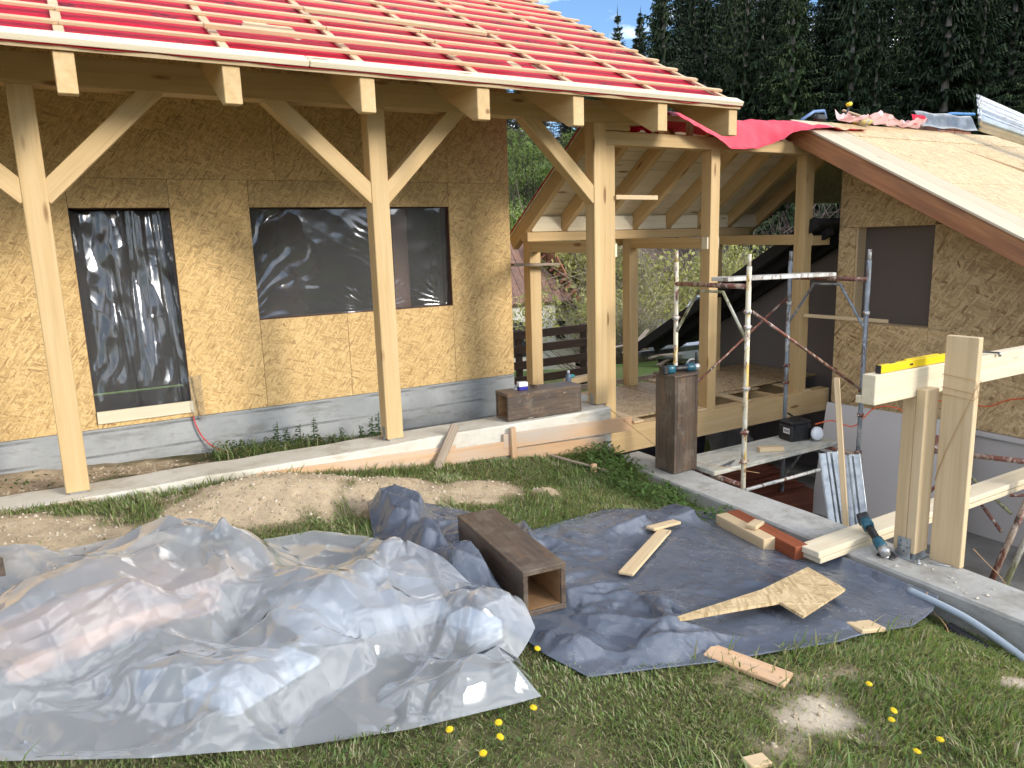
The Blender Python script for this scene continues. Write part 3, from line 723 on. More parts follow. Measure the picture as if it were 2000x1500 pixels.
slab('edge_board', (4.35, 7.28, -.24), ex, (0, 0, 1), 3.2, .06, .04, OLDW, gal)
tag(beam('sawn_lath', (4.435, YG - .02, 1.935), (4.95, YG - .012, 1.932), .012, .042, PINE2), 'short sawn lath nailed across the corner post of the gallery', 'lath')
tag(beam('thin_lath', (7.12, 5.575, .64), (7.40, 4.73, .61), .012, .04, PINE2), 'thin lath fixed between the gallery post and the annex window', 'lath')
tag(beam('old_plank', (4.145, 7.0, 1.315), (4.72, 6.97, 1.30), .10, .03, OLDW), 'dark old plank sticking out behind the house corner at window height', 'plank')

# ================================================================== ANNEX WITH CHIPBOARD WALL AND PALE ROOF (right)
ann = thing('annex_house', 'annex with rough chipboard side wall, brown fascia and unfinished pale roof deck', 'house', (7.8, 4, -1.5))
XA = 7.60
def annpanel(y0, y1, z0, z1):
    g = .0016
    return slab('wall_panel', (XA + .018, y1 - g, z0 + g), (0, -1, 0), (0, 0, 1), y1 - y0 - 2 * g, z1 - z0 - 2 * g, .018, OSBD, ann, .0012)
TA = math.tan(rad(28.4)); CA, SA = math.cos(rad(28.4)), math.sin(rad(28.4))
ZR = 2.755; YRG = 5.63
def annroof(y): return ZR - TA * (YRG - y)
for r in [(4.42, 5.52, 1.60, 2.6), (5.31, 5.52, .54, 1.60), (4.42, 5.52, -.42, .54), (3.1, 4.42, -.42, .54), (3.1, 4.42, .54, 1.60), (1.6, 3.1, -.42, .9)]:
    # clip the top to the roof slope
    y0, y1, z0, z1 = r
    za, zb = min(z1, annroof(y0) - .16), min(z1, annroof(y1) - .16)
    if za <= z0 + .02: continue
    if abs(za - z1) < 1e-6 and abs(zb - z1) < 1e-6: annpanel(*r); continue
    M = Matrix(((0, 0, 1, XA), (-1, 0, 0, y1 - .0016), (0, 1, 0, 0), (0, 0, 0, 1)))
    ww = y1 - y0 - .0032; yk = None
    poly = [(0, z0 + .002), (ww, z0 + .002), (ww, za)]
    if zb >= z1 - 1e-6:
        yk = YRG - (ZR - .16 - z1) / TA; poly.append((y1 - yk, z1))
    poly.append((0, zb))
    prism('wall_panel', poly, .018, OSBD, M, ann)
# window in that wall
JMB = PINE2
block('window_jamb', (XA + .019, 5.29, .54), (XA + .17, 5.325, 1.60), JMB, ann, .002)
block('window_jamb', (XA + .019, 4.385, .54), (XA + .17, 4.42, 1.60), JMB, ann, .002)
block('window_sill', (XA + .019, 4.42, .515), (XA + .17, 5.29, .545), JMB, ann, .002)
block('window_head', (XA + .019, 4.42, 1.597), (XA + .17, 5.29, 1.63), JMB, ann, .002)
U, W = np.meshgrid(np.linspace(0, 1, 40), np.linspace(0, 1, 40))
GREYF = plain('grey_window_film', (.125, .105, .10), .35, var=.2, vs=1.5, bump=.15, bsc=5)
obj('window_film', gridmesh(np.stack([XA + .155 + .006 * np.sin(5 * U + 3 * W), 4.415 + .88 * U, .54 + 1.065 * W], -1)), GREYF, None, ann)
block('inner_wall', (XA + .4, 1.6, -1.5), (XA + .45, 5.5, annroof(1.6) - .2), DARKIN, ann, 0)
# plinth
block('plinth', (XA - .01, 1.2, -1.5), (XA + .24, 5.52, -.425), PLASTER, ann, .005)
block('plinth_ledge', (XA - .05, 1.2, -.470), (XA - .012, 4.55, -.425), GYP, ann, .004)
# roof deck
adn = Vector((0, -CA, -SA)); an_ = Vector((0, -SA, CA))
def apt(x, s, h): return Vector((x, YRG, ZR)) + adn * s + an_ * h
XV = 6.86
beam('fascia', apt(XV + .02, .02, -.115), apt(XV + .02, 4.9, -.115), .045, .185, FASC, ann, an_)
for x in (7.7, 8.6, 9.5, 10.4): beam('rafter', apt(x, 0, -.12), apt(x, 4.9, -.12), .08, .16, PINE, ann, an_)
slab('verge_deck_board', apt(XV - .02, 0, -.021), adn, ex, 4.9, .30, .021, VERGE, ann)
slab('verge_deck_board', apt(XV + .283, 0, -.021), adn, ex, 4.9, .30, .021, VERGE, ann)
for s0, s1, x0, x1 in [(0, .40, 7.45, 9.4), (0, .40, 9.4, 12.6), (.405, 1.62, 7.45, 9.9), (.405, 1.62, 9.905, 12.6), (1.625, 2.85, 7.45, 8.9), (1.625, 2.85, 8.905, 12.6), (2.855, 4.9, 7.45, 10), (2.855, 4.9, 10.005, 12.6)]:
    slab('deck_panel', apt(x0 + .002, s0 + .002, -.021), adn, ex, s1 - s0 - .004, x1 - x0 - .004, .019 if s0 else .024, OSBP, ann)
bdn = Vector((0, CA, -SA))
slab('rear_deck', Vector((8.1, YRG, ZR - .03)), ex, bdn, 4.6, 1.6, .02, OSBP, ann)
rdg = gridmesh(np.stack([*(lambda U, W: (9.15 + 1.25 * U, 5.62 + .16 * (W - .3) + 0 * U, 2.79 + .20 * sm(W * 1.2) + .008 * np.sin(14 * U)))(*np.meshgrid(np.linspace(0, 1, 40), np.linspace(0, 1, 14)))], -1))
o = obj('ridge_flashing', rdg, DKSTEEL, None, None); tag(o, 'dark bent metal flashing lying along the annex ridge', 'flashing')
o.modifiers.new('t', 'SOLIDIFY').thickness = .004
# trough of ribbed sheet metal, standing on the ridge end
n, mseg = 26, 44
Pm = np.zeros((n, mseg, 3)); a0, a1 = Vector((9.98, 5.35, 2.74)), Vector((10.55, 4.15, 2.14))
for i in range(n):
    c = a0.lerp(a1, i / (n - 1))
    for j in range(mseg):
        t = j / (mseg - 1); hgt = .47 * (1 - .42 * i / (n - 1)); rib = .013 * (abs(((t * 4.0) % 1) - .5) < .1)
        bow = .16 * math.sin(math.pi * t) * .9
        Pm[i, j] = (c.x + .10 * t - bow * .55 + rib * .6, c.y + .12 * t - bow * .3 - rib, c.z + hgt * t)
o = obj('ribbed_metal_sheet', gridmesh(Pm), SHINY); tag(o, 'curved ribbed shiny sheet metal propped on the annex ridge', 'sheet metal'); o.modifiers.new('t', 'SOLIDIFY').thickness = .003

tag(beam('roof_lath', (8.62, 6.30, 3.06), apt(9.62, 1.55, .02), .045, .022, BATTEN, None, an_), 'long lath lying up the annex roof and jutting over the ridge', 'lath')
# red membrane over the gallery ridge
U, W = np.meshgrid(np.linspace(0, 1, 180), np.linspace(0, 1, 70))
xx = 4.98 + 2.85 * U
front = .26 * np.exp(-((U - .34) / .22) ** 2) * sm((1 - U) * 3) + .02
px = xx + .35 * (1 - W) * (U < .5) * (.5 - U); py = 5.98 - .62 * W + .05 * np.sin(7 * U) * W
pz = 2.735 - .06 * sm((W - .55) / .45) - front * sm((W - .55) / .45) - .035 * (1 - W) + .012 * np.sin(11 * U + 2 * W) + .01 * (fbm(U, W, 6, 3, 3) - .5)
pz += np.where(W < .4, -.25 * (.4 - W), 0)
def tri(t): return np.abs((t % 1) - .5) * 2
pz += (.016 * (tri(5.3 * U + 1.1 * W) - .5) + .011 * (tri(9.1 * U - 2.3 * W + .3) - .5) + .007 * (tri(17 * U + 3 * W) - .5)) * (.4 + .6 * W); py = py + .03 * (tri(6.7 * U + .2) - .5) * sm((W - .5) * 2)
RP = gridmesh(np.stack([px, py, pz], -1)); o = obj('red_membrane_drape', RP, RED2); tag(o, 'bright red roofing membrane draped over the gallery ridge beam', 'membrane')
U, W = np.meshgrid(np.linspace(0, 1, 40), np.linspace(0, 1, 20))
o = obj('membrane_scrap', gridmesh(np.stack([4.62 + .42 * U, 5.60 + .16 * W + .03 * np.sin(9 * U), 2.545 + .07 * np.abs(np.sin(8 * U + 3 * W)) + .02 * np.sin(17 * U)], -1)), RED); tag(o, 'crumpled red membrane scrap tucked behind the roof corner', 'membrane')
U, W = np.meshgrid(np.linspace(0, 1, 120), np.linspace(0, 1, 30))
def tri(t): return np.abs((t % 1) - .5) * 2
cx = 7.60 + 1.60 * U; bul = .05 + .13 * tri(1.7 * U + .1 + .2 * W) * (.5 + .5 * tri(3.1 * U + .35)) + .03 * tri(9 * U + 2 * W)
o = obj('membrane_roll_edge', gridmesh(np.stack([cx + .05 * tri(5 * U + W), 5.66 - .17 * W * (1 - .35 * U) + .03 * tri(7 * U), 2.775 + bul * tri(W * .85 + .08) - .03 * W + .02 * tri(6 * U - 2 * W)], -1)), PINK); tag(o, 'pale pink curled edge of membrane on the annex ridge', 'membrane')
U, W = np.meshgrid(np.linspace(0, 1, 14), np.linspace(0, 1, 10))
o = obj('membrane_corner', gridmesh(np.stack([9.0 + .30 * U, 5.58 + .05 * W + .02 * U, 2.80 + .13 * W * (1 - .5 * U) + .07 * U], -1)), RED); tag(o, 'small red membrane corner sticking up beside the metal flashing', 'membrane')
# old house behind the annex
old = thing('old_house', 'old house with dark overhanging roof and mauve grey gable wall behind the gallery', 'house', (8.3, 7, -1))
def gable(name, x0, x1, mat, ya, yb, zt_a, zt_b, z0):
    M = Matrix(((0, 0, 1, x0), (1, 0, 0, 0), (0, 1, 0, 0), (0, 0, 0, 1)))
    prism(name, [(ya, z0), (yb, z0), (yb, zt_b), (ya, zt_a)], x1 - x0, mat, M, old)
TO = math.tan(rad(29.5))
def oz(y): return -.06 + (8.55 - y) * TO
gable('gable_wall', 8.2, 8.5, MAUVE, 5.53, 8.0, oz(5.53) - .03, oz(8.0) - .03, -1.6)
d = Vector((0, math.cos(rad(29.5)), -math.sin(rad(29.5))))
slab('roof', (7.22, 5.52, oz(5.52)), ex, d, 5.2, (8.58 - 5.52) / math.cos(rad(29.5)), .07, BLACK, old)
beam('verge_board', (7.20, 5.52, oz(5.52) + .02), (7.20, 8.58, oz(8.58) + .02), .03, .13, BLACK, old)
for x in (7.5, 7.9): beam('soffit_rafter', (x, 5.55, oz(5.55) - .06), (x, 8.5, oz(8.5) - .06), .07, .09, BLACK, old)
beam('gutter_pipe', (7.25, 8.6, -.16), (12, 8.6, -.20), .09, .07, DKSTEEL, old)
block('chimney_block', (12.9, 7.6, 2.0), (13.9, 8.4, 3.35), plain('tile_brick_stack', (.20, .085, .05), .85, c2=(.10, .05, .035), vs=9, bump=.6), old, .02)
for k in range(6):
    for q in range(4):
        block('brick', (12.88 + q * .26, 7.57, 2.62 + k * .12), (12.88 + q * .26 + .24, 7.61, 2.62 + k * .12 + .10), random.choice([plain('brick%d' % random.randint(0, 99), (.26, .10, .06), .85, var=.3)]), old, .008)
tube('strap', [(12.86, 7.55, 2.9), (12.9, 7.55, 3.42), (13.2, 7.55, 3.47), (13.9, 7.55, 3.5)], .025, plain('blue_strap', (.05, .20, .48), .5), old)

# ================================================================== SHEETS ON THE LAWN
def facets(x, y, n, x0, x1, y0, y1, rng, ani=1.0):
    """crumple: distance to the nearest of n scattered points, so flat-sided folds meet in creases"""
    pts = np.stack([rng.uniform(x0, x1, n), rng.uniform(y0, y1, n)], 1); best = np.full(x.shape, 9.0)
    th = rng.uniform(0, math.pi, n); st = rng.uniform(.45, 1.0, n) * ani
    for (px, py), t, s in zip(pts, th, st):
        dx, dy = x - px, y - py
        u = dx * math.cos(t) + dy * math.sin(t); v = -dx * math.sin(t) + dy * math.cos(t)
        best = np.minimum(best, np.sqrt((u * s) ** 2 + v * v))
    return best
def along(pts, n):
    p = np.array(pts, float); s = np.r_[0, np.cumsum(np.linalg.norm(np.diff(p, axis=0), axis=1))]
    t = np.linspace(0, s[-1], n); return np.stack([np.interp(t, s, p[:, k]) for k in range(2)], 1)
def patch(front, back, left, right, nx, ny):
    """sheet stretched between four edge lines"""
    fr, bk, lf, rt = along(front, nx), along(back, nx), along(left, ny), along(right, ny)
    u = np.linspace(0, 1, nx)[None, :, None]; w = np.linspace(0, 1, ny)[:, None, None]
    P = (1 - w) * fr[None] + w * bk[None] + (1 - u) * lf[:, None] + u * rt[:, None] - ((1 - u) * (1 - w) * fr[0] + u * (1 - w) * fr[-1] + (1 - u) * w * bk[0] + u * w * bk[-1])
    i = np.arange(nx)[None] + 0 * P[..., 0]; j = np.arange(ny)[:, None] + 0 * P[..., 0]
    return P[..., 0], P[..., 1], np.minimum(np.minimum(i, nx - 1 - i), np.minimum(j, ny - 1 - j))
def lump(x, y, cx, cy, sx, sy, rz, top, slx=0, sly=0):
    a = rad(rz); dx, dy = x - cx, y - cy
    u = dx * math.cos(a) + dy * math.sin(a); v = -dx * math.sin(a) + dy * math.cos(a)
    return np.where((np.abs(u) < sx / 2) & (np.abs(v) < sy / 2), top + slx * u + sly * v, -9)
def drape(H, n):
    """tent-like envelope over what lies below"""
    S = H.copy()
    for k in range(n):
        q = np.pad(S, 1, mode='edge'); S = np.maximum(H, (q[1:-1, :-2] + q[1:-1, 2:] + q[:-2, 1:-1] + q[2:, 1:-1]) / 4)
    return S
def folds(x, y, n, box, rng, amp, weight=None, hot=None, neg=.3):
    F = np.zeros_like(x)
    for k in range(n):
        c = (rng.uniform(box[0], box[1]), rng.uniform(box[2], box[3]))
        if hot and rng.random() < .45: c = (rng.uniform(hot[0], hot[1]), rng.uniform(hot[2], hot[3]))
        th = rng.uniform(0, math.pi); L = rng.uniform(.15, .9); w = rng.uniform(.03, .12); a = rng.uniform(.012, .05) * w / .07 * amp
        if weight: a *= weight(*c)
        if rng.random() < neg: a = -a * .6
        dx, dy = x - c[0], y - c[1]
        u = dx * math.cos(th) + dy * math.sin(th); d = -dx * math.sin(th) + dy * math.cos(th) + .25 * u * u / L
        q = a * np.maximum(0, 1 - np.abs(d) / w) * np.clip(1.3 * (1 - np.abs(u) / L), 0, 1)
        F = np.where(np.abs(q) > np.abs(F), q + .25 * F, F + .25 * q)
    return F
def crumple(x, y, rng, n, fr, amp):
    """flat facets meeting in straight creases, in patches"""
    h = 0
    for k in range(n):
        th = rng.uniform(0, math.pi); f = rng.uniform(*fr)
        t = (x * math.cos(th) + y * math.sin(th)) * f + rng.uniform(0, 1) + .30 * fbm(x, y, .9, 2, 200 + k)
        h = h + amp / f * (np.abs((t % 1) - .5) * 2 - .5) * sm((fbm(x, y, 1.0, 2, 300 + k * 3) - .36) * 6)
    return h
rg = np.random.default_rng(4)
# clear sheet over stacks of material
px, py, eg = patch([(-1.5, 3.3), (-.829, 3.016), (-.396, 2.778), (.045, 2.556), (.447, 2.394), (.863, 2.296), (1.40, 2.242)],
                   [(-1.5, 4.8), (-1.147, 4.7), (-.355, 4.50), (-.022, 4.55), (.403, 4.38), (.743, 4.274), (1.10, 4.306), (1.36, 4.1), (1.45, 3.9)],
                   [(-1.5, 3.3), (-1.5, 4.8)], [(1.40, 2.242), (1.46, 2.52), (1.60, 2.60), (1.63, 2.82), (1.52, 3.1), (1.42, 3.5), (1.45, 3.9)], 320, 210)
g0 = gz0(px, py)
H = g0.copy()
for L_ in [(-.05, 3.7, 1.0, .55, 15, .045), (.12, 4.12, .40, .30, 40, .06, .10, .12), (.5, 3.95, .35, .3, 10, -.04), (.53, 3.93, .03, .03, 45, .095), (1.0, 3.3, .85, .6, -12, -.08, .07, .05), (.45, 2.95, .5, .35, 30, -.085, .09, 0), (-.7, 3.6, .5, .6, 5, .065), (1.42, 2.85, .2, .3, 20, -.07)]:
    H = np.maximum(H, lump(px, py, *L_))
S = drape(H, 420)
rim = np.clip(eg / 10, 0, 1)
pz = S + .028 + np.maximum(folds(px, py, 90, (-1.5, 1.75, 2.3, 4.7), rg, .75), -.02) * rim
pz = pz + (crumple(px, py, rg, 9, (.8, 2.2), .085) + crumple(px, py, rg, 6, (3.0, 6), .020)) * rim + .014 * rim
pz = np.maximum(pz, H + .006)
PL = np.stack([px, py, pz], -1)
# blue grey tarp: flat on the right, bunched up beside the timber box on the left
px, py, eg = patch([(1.666, 2.292), (2.26, 2.148), (2.966, 2.04), (3.6, 2.06), (4.09, 2.2)],
                   [(1.50, 4.5), (1.76, 4.62), (2.05, 4.40), (2.23, 4.146), (2.34, 3.83), (3.064, 4.006), (3.6, 4.0), (3.95, 4.0), (4.07, 3.8)],
                   [(1.666, 2.292), (1.60, 2.516), (1.56, 2.932), (1.42, 3.23), (1.36, 3.56), (1.36, 3.992), (1.5, 4.5)], [(4.09, 2.2), (4.1, 2.7), (4.1, 3.2), (4.07, 3.8)], 232, 152)
g0 = gz0(px, py); rim = np.clip(eg / 8, 0, 1)
bunch = np.exp(-((px - 1.60 - .04 * np.sin(5 * py)) / .13) ** 2) * sm((py - 2.85) / .25) * sm((4.62 - py) / .35) * (.75 + .5 * sm((py - 3.9) / .3)) * (.75 + .5 * fbm(px, py, 4, 2, 77))
H = np.maximum(g0, lump(px, py, 2.85, 3.72, .55, .25, 10, -.29)); H = np.maximum(H, lump(px, py, 3.4, 3.8, .5, .2, 0, -.40))
H = H + .17 * bunch; H = np.maximum(H, -.53 - .5 * np.clip(4.1 - px, 0, 1) * 2.0)
pz = drape(H, 60) + .014
near = sm((2.6 - px) / .5) * sm((3.1 - py) / .4)
lf = np.clip(bunch * 1.2 + near * .45, 0, 1)
pz += np.maximum(folds(px, py, 120, (1.5, 4.1, 2.1, 4.6), rg, .8, lambda a, b: 1.4 if a < 2.4 else .35, (1.5, 2.3, 2.3, 4.6)), -.02) * rim * (1 + .5 * bunch)
pz += (crumple(px, py, rg, 9, (1.0, 3.0), .032) * (1 + 4 * lf) + crumple(px, py, rg, 6, (4, 8), .012) * (1 + 4 * lf)) * rim
dS = Vector((.09, .93, 0)).normalized(); uS = (px - 1.80) * dS.y - (py - 2.82) * dS.x; vS = (px - 1.80) * dS.x + (py - 2.82) * dS.y
under = sm((.17 - np.abs(uS)) / .03) * sm((vS + .06) / .05) * sm((.96 - vS) / .05)
pz = pz * (1 - under) + (g0 + .022) * under
pz = np.minimum(np.maximum(pz, g0 + .022), g0 + .25 - .05 * tri(px * 7 + py * 3))
TP = np.stack([px, py, pz], -1)
tag(obj('clear_plastic_sheet', gridmesh(PL), SHEET), 'crumpled milky clear plastic sheet heaped over building materials on the lawn', 'plastic sheet')
o = tag(obj('grey_blue_tarp', gridmesh(TP), TARP), 'wrinkled dark blue grey plastic tarp spread beside the retaining wall', 'tarp')
md = o.modifiers.new('t', 'SOLIDIFY'); md.thickness = .002; md.offset = -1
def tarpz(x, y):
    d = (TP[..., 0] - x) ** 2 + (TP[..., 1] - y) ** 2; k = np.unravel_index(np.argmin(d), d.shape); return float(TP[k][2])
# what lies under the clear sheet
PINKB = plain('pink_beige_slab', (.62, .36, .22), .9, var=.1); PALEB = plain('pale_blue_sack', (.52, .58, .64), .7, var=.15, vs=3); TANB = wood('covered_boards', (.55, .36, .2), (.46, .29, .15))
def tilted(name, c, s, rz, rx, ry, mat, par, bev=.01):
    M = Matrix.Translation(c) @ Euler((rad(rx), rad(ry), rad(rz))).to_matrix().to_4x4()
    return obj(name, boxmesh((-s[0] / 2, -s[1] / 2, -s[2] / 2), (s[0] / 2, s[1] / 2, s[2] / 2), bev), mat, M, par)
st = thing('slab_stack', 'stack of pinkish slabs under the left part of the clear plastic', 'slabs', (-.4, 3.7, -.1))
for k in range(2): tilted('slab', (-.05, 3.7, -.185 + k * .11), (.96 - .06 * k, .52, .11), 15 + 4 * k, 0, 0, PINKB, st, .045)
for k in range(2): tilted('slab', (-.7, 3.6, -.15 + k * .10), (.46, .56, .10), 5 - 6 * k, 0, 0, PINKB, st, .045)
s2_ = thing('board_pile', 'pile of timber boards under the peak of the clear plastic', 'boards', (.3, 4.05, -.1))
for k in range(3): tilted('board', (.1, 4.12, -.17 + k * .06), (.40, .28, .06), 40, 12, 8, TANB, s2_)
tilted('board', (.5, 3.95, -.17), (.33, .28, .16), 10, 0, 0, TANB, s2_); tilted('board', (.53, 3.93, -.06), (.02, .02, .16), 45, 0, 0, TANB, s2_)
s3_ = thing('cement_sacks', 'pale sacks under the right part of the clear plastic', 'sacks', (1, 3.3, -.2))
for k in range(2): tilted('sack', (1.0, 3.3, -.265 + k * .085), (.82, .56, .09), -12 + 5 * k, 3, -4, PALEB, s3_, .03)
tilted('sack', (.45, 2.95, -.215), (.48, .33, .17), 30, 0, 5, PALEB, s3_, .03); tilted('sack', (1.42, 2.85, -.2), (.17, .25, .12), 20, 0, 0, PALEB, s3_, .03)

# ================================================================== BROWN TIMBER SLEEVES (hollow boxes)
def sleeve(label, M, L, w=.265, h=.25, t=.028):
    r = thing('timber_sleeve', label, 'timber box', M.translation, 'brown hollow timber sleeves')
    def bd(nm, a, b, mt): return obj(nm, boxmesh(a, b, .003), mt, M.copy(), r)
    bd('side_board', (0, 0, 0), (L, w, t), SLEEVE); bd('side_board', (0, 0, h - t), (L, w, h), SLEEVE)
    bd('side_board', (0.002, .001, t + .0006), (L - .003, t, h - t - .0006), SLEEVE); bd('side_board', (0.002, w - t, t + .0006), (L - .003, w - .001, h - t - .0006), SLEEVE)
    for a, b in (((.012, t + .0006, t + .0006), (L - .006, t + .003, h - t - .0006)), ((.012, w - t - .003, t + .0006), (L - .006, w - t - .0006, h - t - .0006)), ((.012, t + .004, t + .0006), (L - .006, w - t - .004, t + .003))):
        bd('inner_lining', a, b, SLEEVEIN)
    return r
def axes(o, x, y, z):
    M = Matrix((Vector(x).normalized(), Vector(y).normalized(), Vector(z).normalized())).transposed().to_4x4(); M.translation = Vector(o); return M
d = Vector((.09, .93, 0)).normalized(); s_ = Vector((-d.y, d.x, 0)) * -1
fs = sleeve('dark brown hollow timber box lying on the blue grey tarp', axes(Vector((1.925, 2.825, -.236)), d, -s_, (0, 0, 1)), .875, .235, .24)
sleeve('brown hollow timber box lying on the strip footing', axes((3.165, 5.50, .006), (1, -.045, 0), (.045, 1, 0), (0, 0, 1)), .77, .24, .245)
ss = sleeve('dark brown hollow timber box standing upright on the retaining wall', axes((4.632, 4.69, -.488), (0, 0, 1), (0, 1, 0), (-1, 0, 0)), .855, .25, .27)
slab('top_board', (4.345, 4.675, .370), ex, (0, 1, 0), .30, .28, .018, SLEEVE, ss)
tg = thing('nail_carton', 'small white and blue carton on the timber box on the footing', 'carton', (3.38, 5.6, .25))
tilted('carton_base', (3.38, 5.60, .268), (.085, .06, .030), -8, 0, 0, BLUEP, tg, .003); tilted('carton_top', (3.38, 5.60, .304), (.0855, .0605, .040), -8, 0, 0, WHITEP, tg, .003)
slab('lid_flap', (3.33, 5.63, .25), (1, .1, 0), (-.1, 1, .1), .06, .05, .003, WHITEP, tg)
V, F = [], []
for k in range(30):
    p = Vector((3.50 + random.uniform(-.035, .035), 5.61 + random.uniform(-.03, .03), .256 + random.uniform(0, .02))); q = p + Vector((random.uniform(-.02, .02), random.uniform(-.02, .02), random.uniform(-.004, .01)))
    v, f = tubemesh([p, q], .003, 4); b = len(V); V += v; F += [tuple(x + b for x in ff) for ff in f]
tag(obj('nail_heap', mesh(V, F), plain('dark_nails', (.05, .035, .03), .6)), 'small dark heap of nails next to the white and blue carton', 'nails')
bt_ = thing('plastic_bottle', 'blue grey plastic bottle standing on the slab behind the footing', 'bottle', (4.66, 6.72, -.08))
lathe('bottle_body', [(.026, 0), (.033, .004), (.034, .05), (.031, .07), (.034, .09), (.033, .15), (.020, .178), (.014, .185)], plain('blue_grey_bottle', (.12, .17, .25), .25), Matrix.Translation((4.66, 6.72, -.078)), bt_)
lathe('bottle_cap', [(.0145, 0), (.0145, .022), (.012, .026)], WHITEP, Matrix.Translation((4.66, 6.72, .107)), bt_)
tag(beam('timber_offcut', (4.78, 6.95, -.045), (5.18, 7.03, -.045), .09, .07, PINE2), 'pale timber offcut with turquoise tool on the slab behind the corner post', 'offcut')
tag(obj('turquoise_tool', boxmesh((0, 0, 0), (.09, .05, .03), .012), plain('turquoise', (.05, .42, .48), .5), Matrix.Translation((4.86, 6.94, -.008)) @ Matrix.Rotation(.5, 4, 'Z')), 'small turquoise tool lying on the pale offcut', 'tool')

# ================================================================== ANGLE GRINDERS
def grinder(label, M, disc, blade):
    r = thing('angle_grinder', label, 'angle grinder', M.translation)
    def P(nm, me, mt, T, sm_=True): return obj(nm, me, mt, M @ T, r, smooth=sm_)
    RX = Matrix.Rotation(rad(90), 4, 'Y')
    bodym = lathemesh([(.022, 0), (.026, .004), (.027, .05), (.025, .09), (.028, .12), (.033, .15), (.034, .19), (.030, .205)], 18)
    P('handle', bodym, TOOLBLK, RX)
    P('motor_housing', lathemesh([(.0345, .13), (.036, .15), (.036, .195), (.032, .21)], 18), TEAL, RX)
    P('battery_mount', boxmesh((-.075, -.034, -.036), (.005, .034, .036), .010), TEAL, Matrix.Identity(4))
    P('battery', boxmesh((-.125, -.037, -.045), (-.07, .037, .040), .010), TOOLBLK, Matrix.Identity(4), False)
    P('gear_head', boxmesh((.20, -.030, -.040), (.265, .030, .030), .014), TOOLAL, Matrix.Identity(4))
    P('spindle', lathemesh([(.018, 0), (.018, .03), (.010, .045)], 14), TOOLAL, Matrix.Translation((.238, 0, -.038)) @ Matrix.Rotation(math.pi, 4, 'X'))
    P('guard', lathemesh([(.030, 0), (.056, .004), (.058, .014)], 20), TOOLBLK, Matrix.Translation((.238, 0, -.062)))
    P('disc', lathemesh([(.008, 0), (.0625, 0), (.0625, .0025), (.008, .0025)], 28), disc, Matrix.Translation((.238, 0, -.076)))
    P('side_handle', lathemesh([(.008, 0), (.013, .02), (.013, .09), (.010, .1)], 12), TOOLBLK, Matrix.Translation((.235, .028, 0)) @ Matrix.Rotation(rad(-90), 4, 'X')) if blade else None
    return r
REDDISC = plain('red_disc', (.30, .06, .05), .6); GREYDISC = plain('grey_disc', (.42, .41, .39), .5)
a = Vector((4.42, 2.915, -.352)); b = Vector((4.245, 2.64, -.448)); x = (b - a).normalized(); zz = Vector((-.55, -.25, .8)); y = zz.cross(x).normalized(); zz = x.cross(y)
grinder('teal and black angle grinder leaning on the lower rail with red disc', axes(a + x * .10, x, y, zz), REDDISC, False)
grinder('teal angle grinder with bare disc lying on the standing timber box', axes((4.445, 4.80, .425), (1, -.16, 0), (0, 0, 1), (-.16, -1, 0)), GREYDISC, True)

# ================================================================== GUARD RAIL UNDER CONSTRUCTION
gp = thing('railing_post', 'squared pale timber post on a steel shoe on the retaining wall', 'post', (4.43, 2.58, -.5))
beam('post_half', (4.428, 2.5455, -.455), (4.428, 2.5455, .600), .14, .060, PINE2, gp, (0, -1, 0))
beam('post_half', (4.428, 2.6175, -.455), (4.428, 2.6175, .548), .14, .080, PINE2, gp, (0, -1, 0))
block('base_plate', (4.34, 2.50, -.497), (4.52, 2.67, -.489), STEEL, gp, .001); block('base_plate', (4.37, 2.52, -.489), (4.49, 2.65, -.457), STEEL, gp, .001)
block('side_plate', (4.352, 2.54, -.489), (4.3565, 2.625, -.36), STEEL, gp, .0006); block('side_plate', (4.4995, 2.54, -.489), (4.504, 2.625, -.36), STEEL, gp, .0006)
for (yy, zz) in ((2.56, -.385), (2.605, -.385), (2.56, -.42), (2.605, -.42), (2.58, -.45)):
    lathe('bolt', [(.006, 0), (.006, .003), (.003, .005)], DKSTEEL, Matrix.Translation((4.352, yy, zz)) @ Matrix.Rotation(rad(-90), 4, 'Y'), gp, 8)
lathe('anchor_bolt', [(.012, 0), (.012, .010), (.006, .010), (.006, .028)], STEEL, Matrix.Translation((4.345, 2.475, -.497)), gp, 8)
tag(tube('anchor_rod', [(4.40, 2.44, -.492), (4.46, 2.34, -.492)], .005, STEEL), 'thin threaded steel rod lying on the wall beside the post shoe', 'rod')
tr = beam('top_rail', (3.945, 2.62, .640), (7.4, 2.62, .630), .085, .178, PINEW)
tag(tr, 'upper white timber rail carried by the short post', 'rail')
tag(block('rail_peg', (3.93, 2.66, .555), (3.955, 2.69, .60), PINEW), 'tiny white wooden peg behind the end of the upper rail', 'peg')
br_ = thing('bottom_rail', 'lower pale timber rail lying across the retaining wall', 'rail', (3.9, 2.9, -.45))
beam('rail_half', (3.86, 2.915, -.452), (7.3, 2.90, -.440), .165, .042, PINEW, br_); beam('rail_half', (3.875, 2.912, -.4805 - .012), (7.3, 2.90, -.4865), .165, .036, PINEW, br_)
wb = beam('upright_board', (4.496, 2.39, -.498), (4.499, 2.392, .927), .19, .048, PINE2, None, (1, 0, 0)); tag(wb, 'tall wide board standing upright beside the post, tied with twine', 'board')
tw = []
for zc in (.60, .56, .68):
    tw += [(4.465, 2.293, zc), (4.465, 2.488, zc + .012), (4.53, 2.488, zc + .006), (4.53, 2.293, zc - .012)]
tw += [(4.466, 2.292, .62), (4.466, 2.44, .2), (4.466, 2.486, 0.02)]
tag(tube('twine', tw, .0022, STRING, None, 5), 'orange twine wound round the upright board', 'twine')
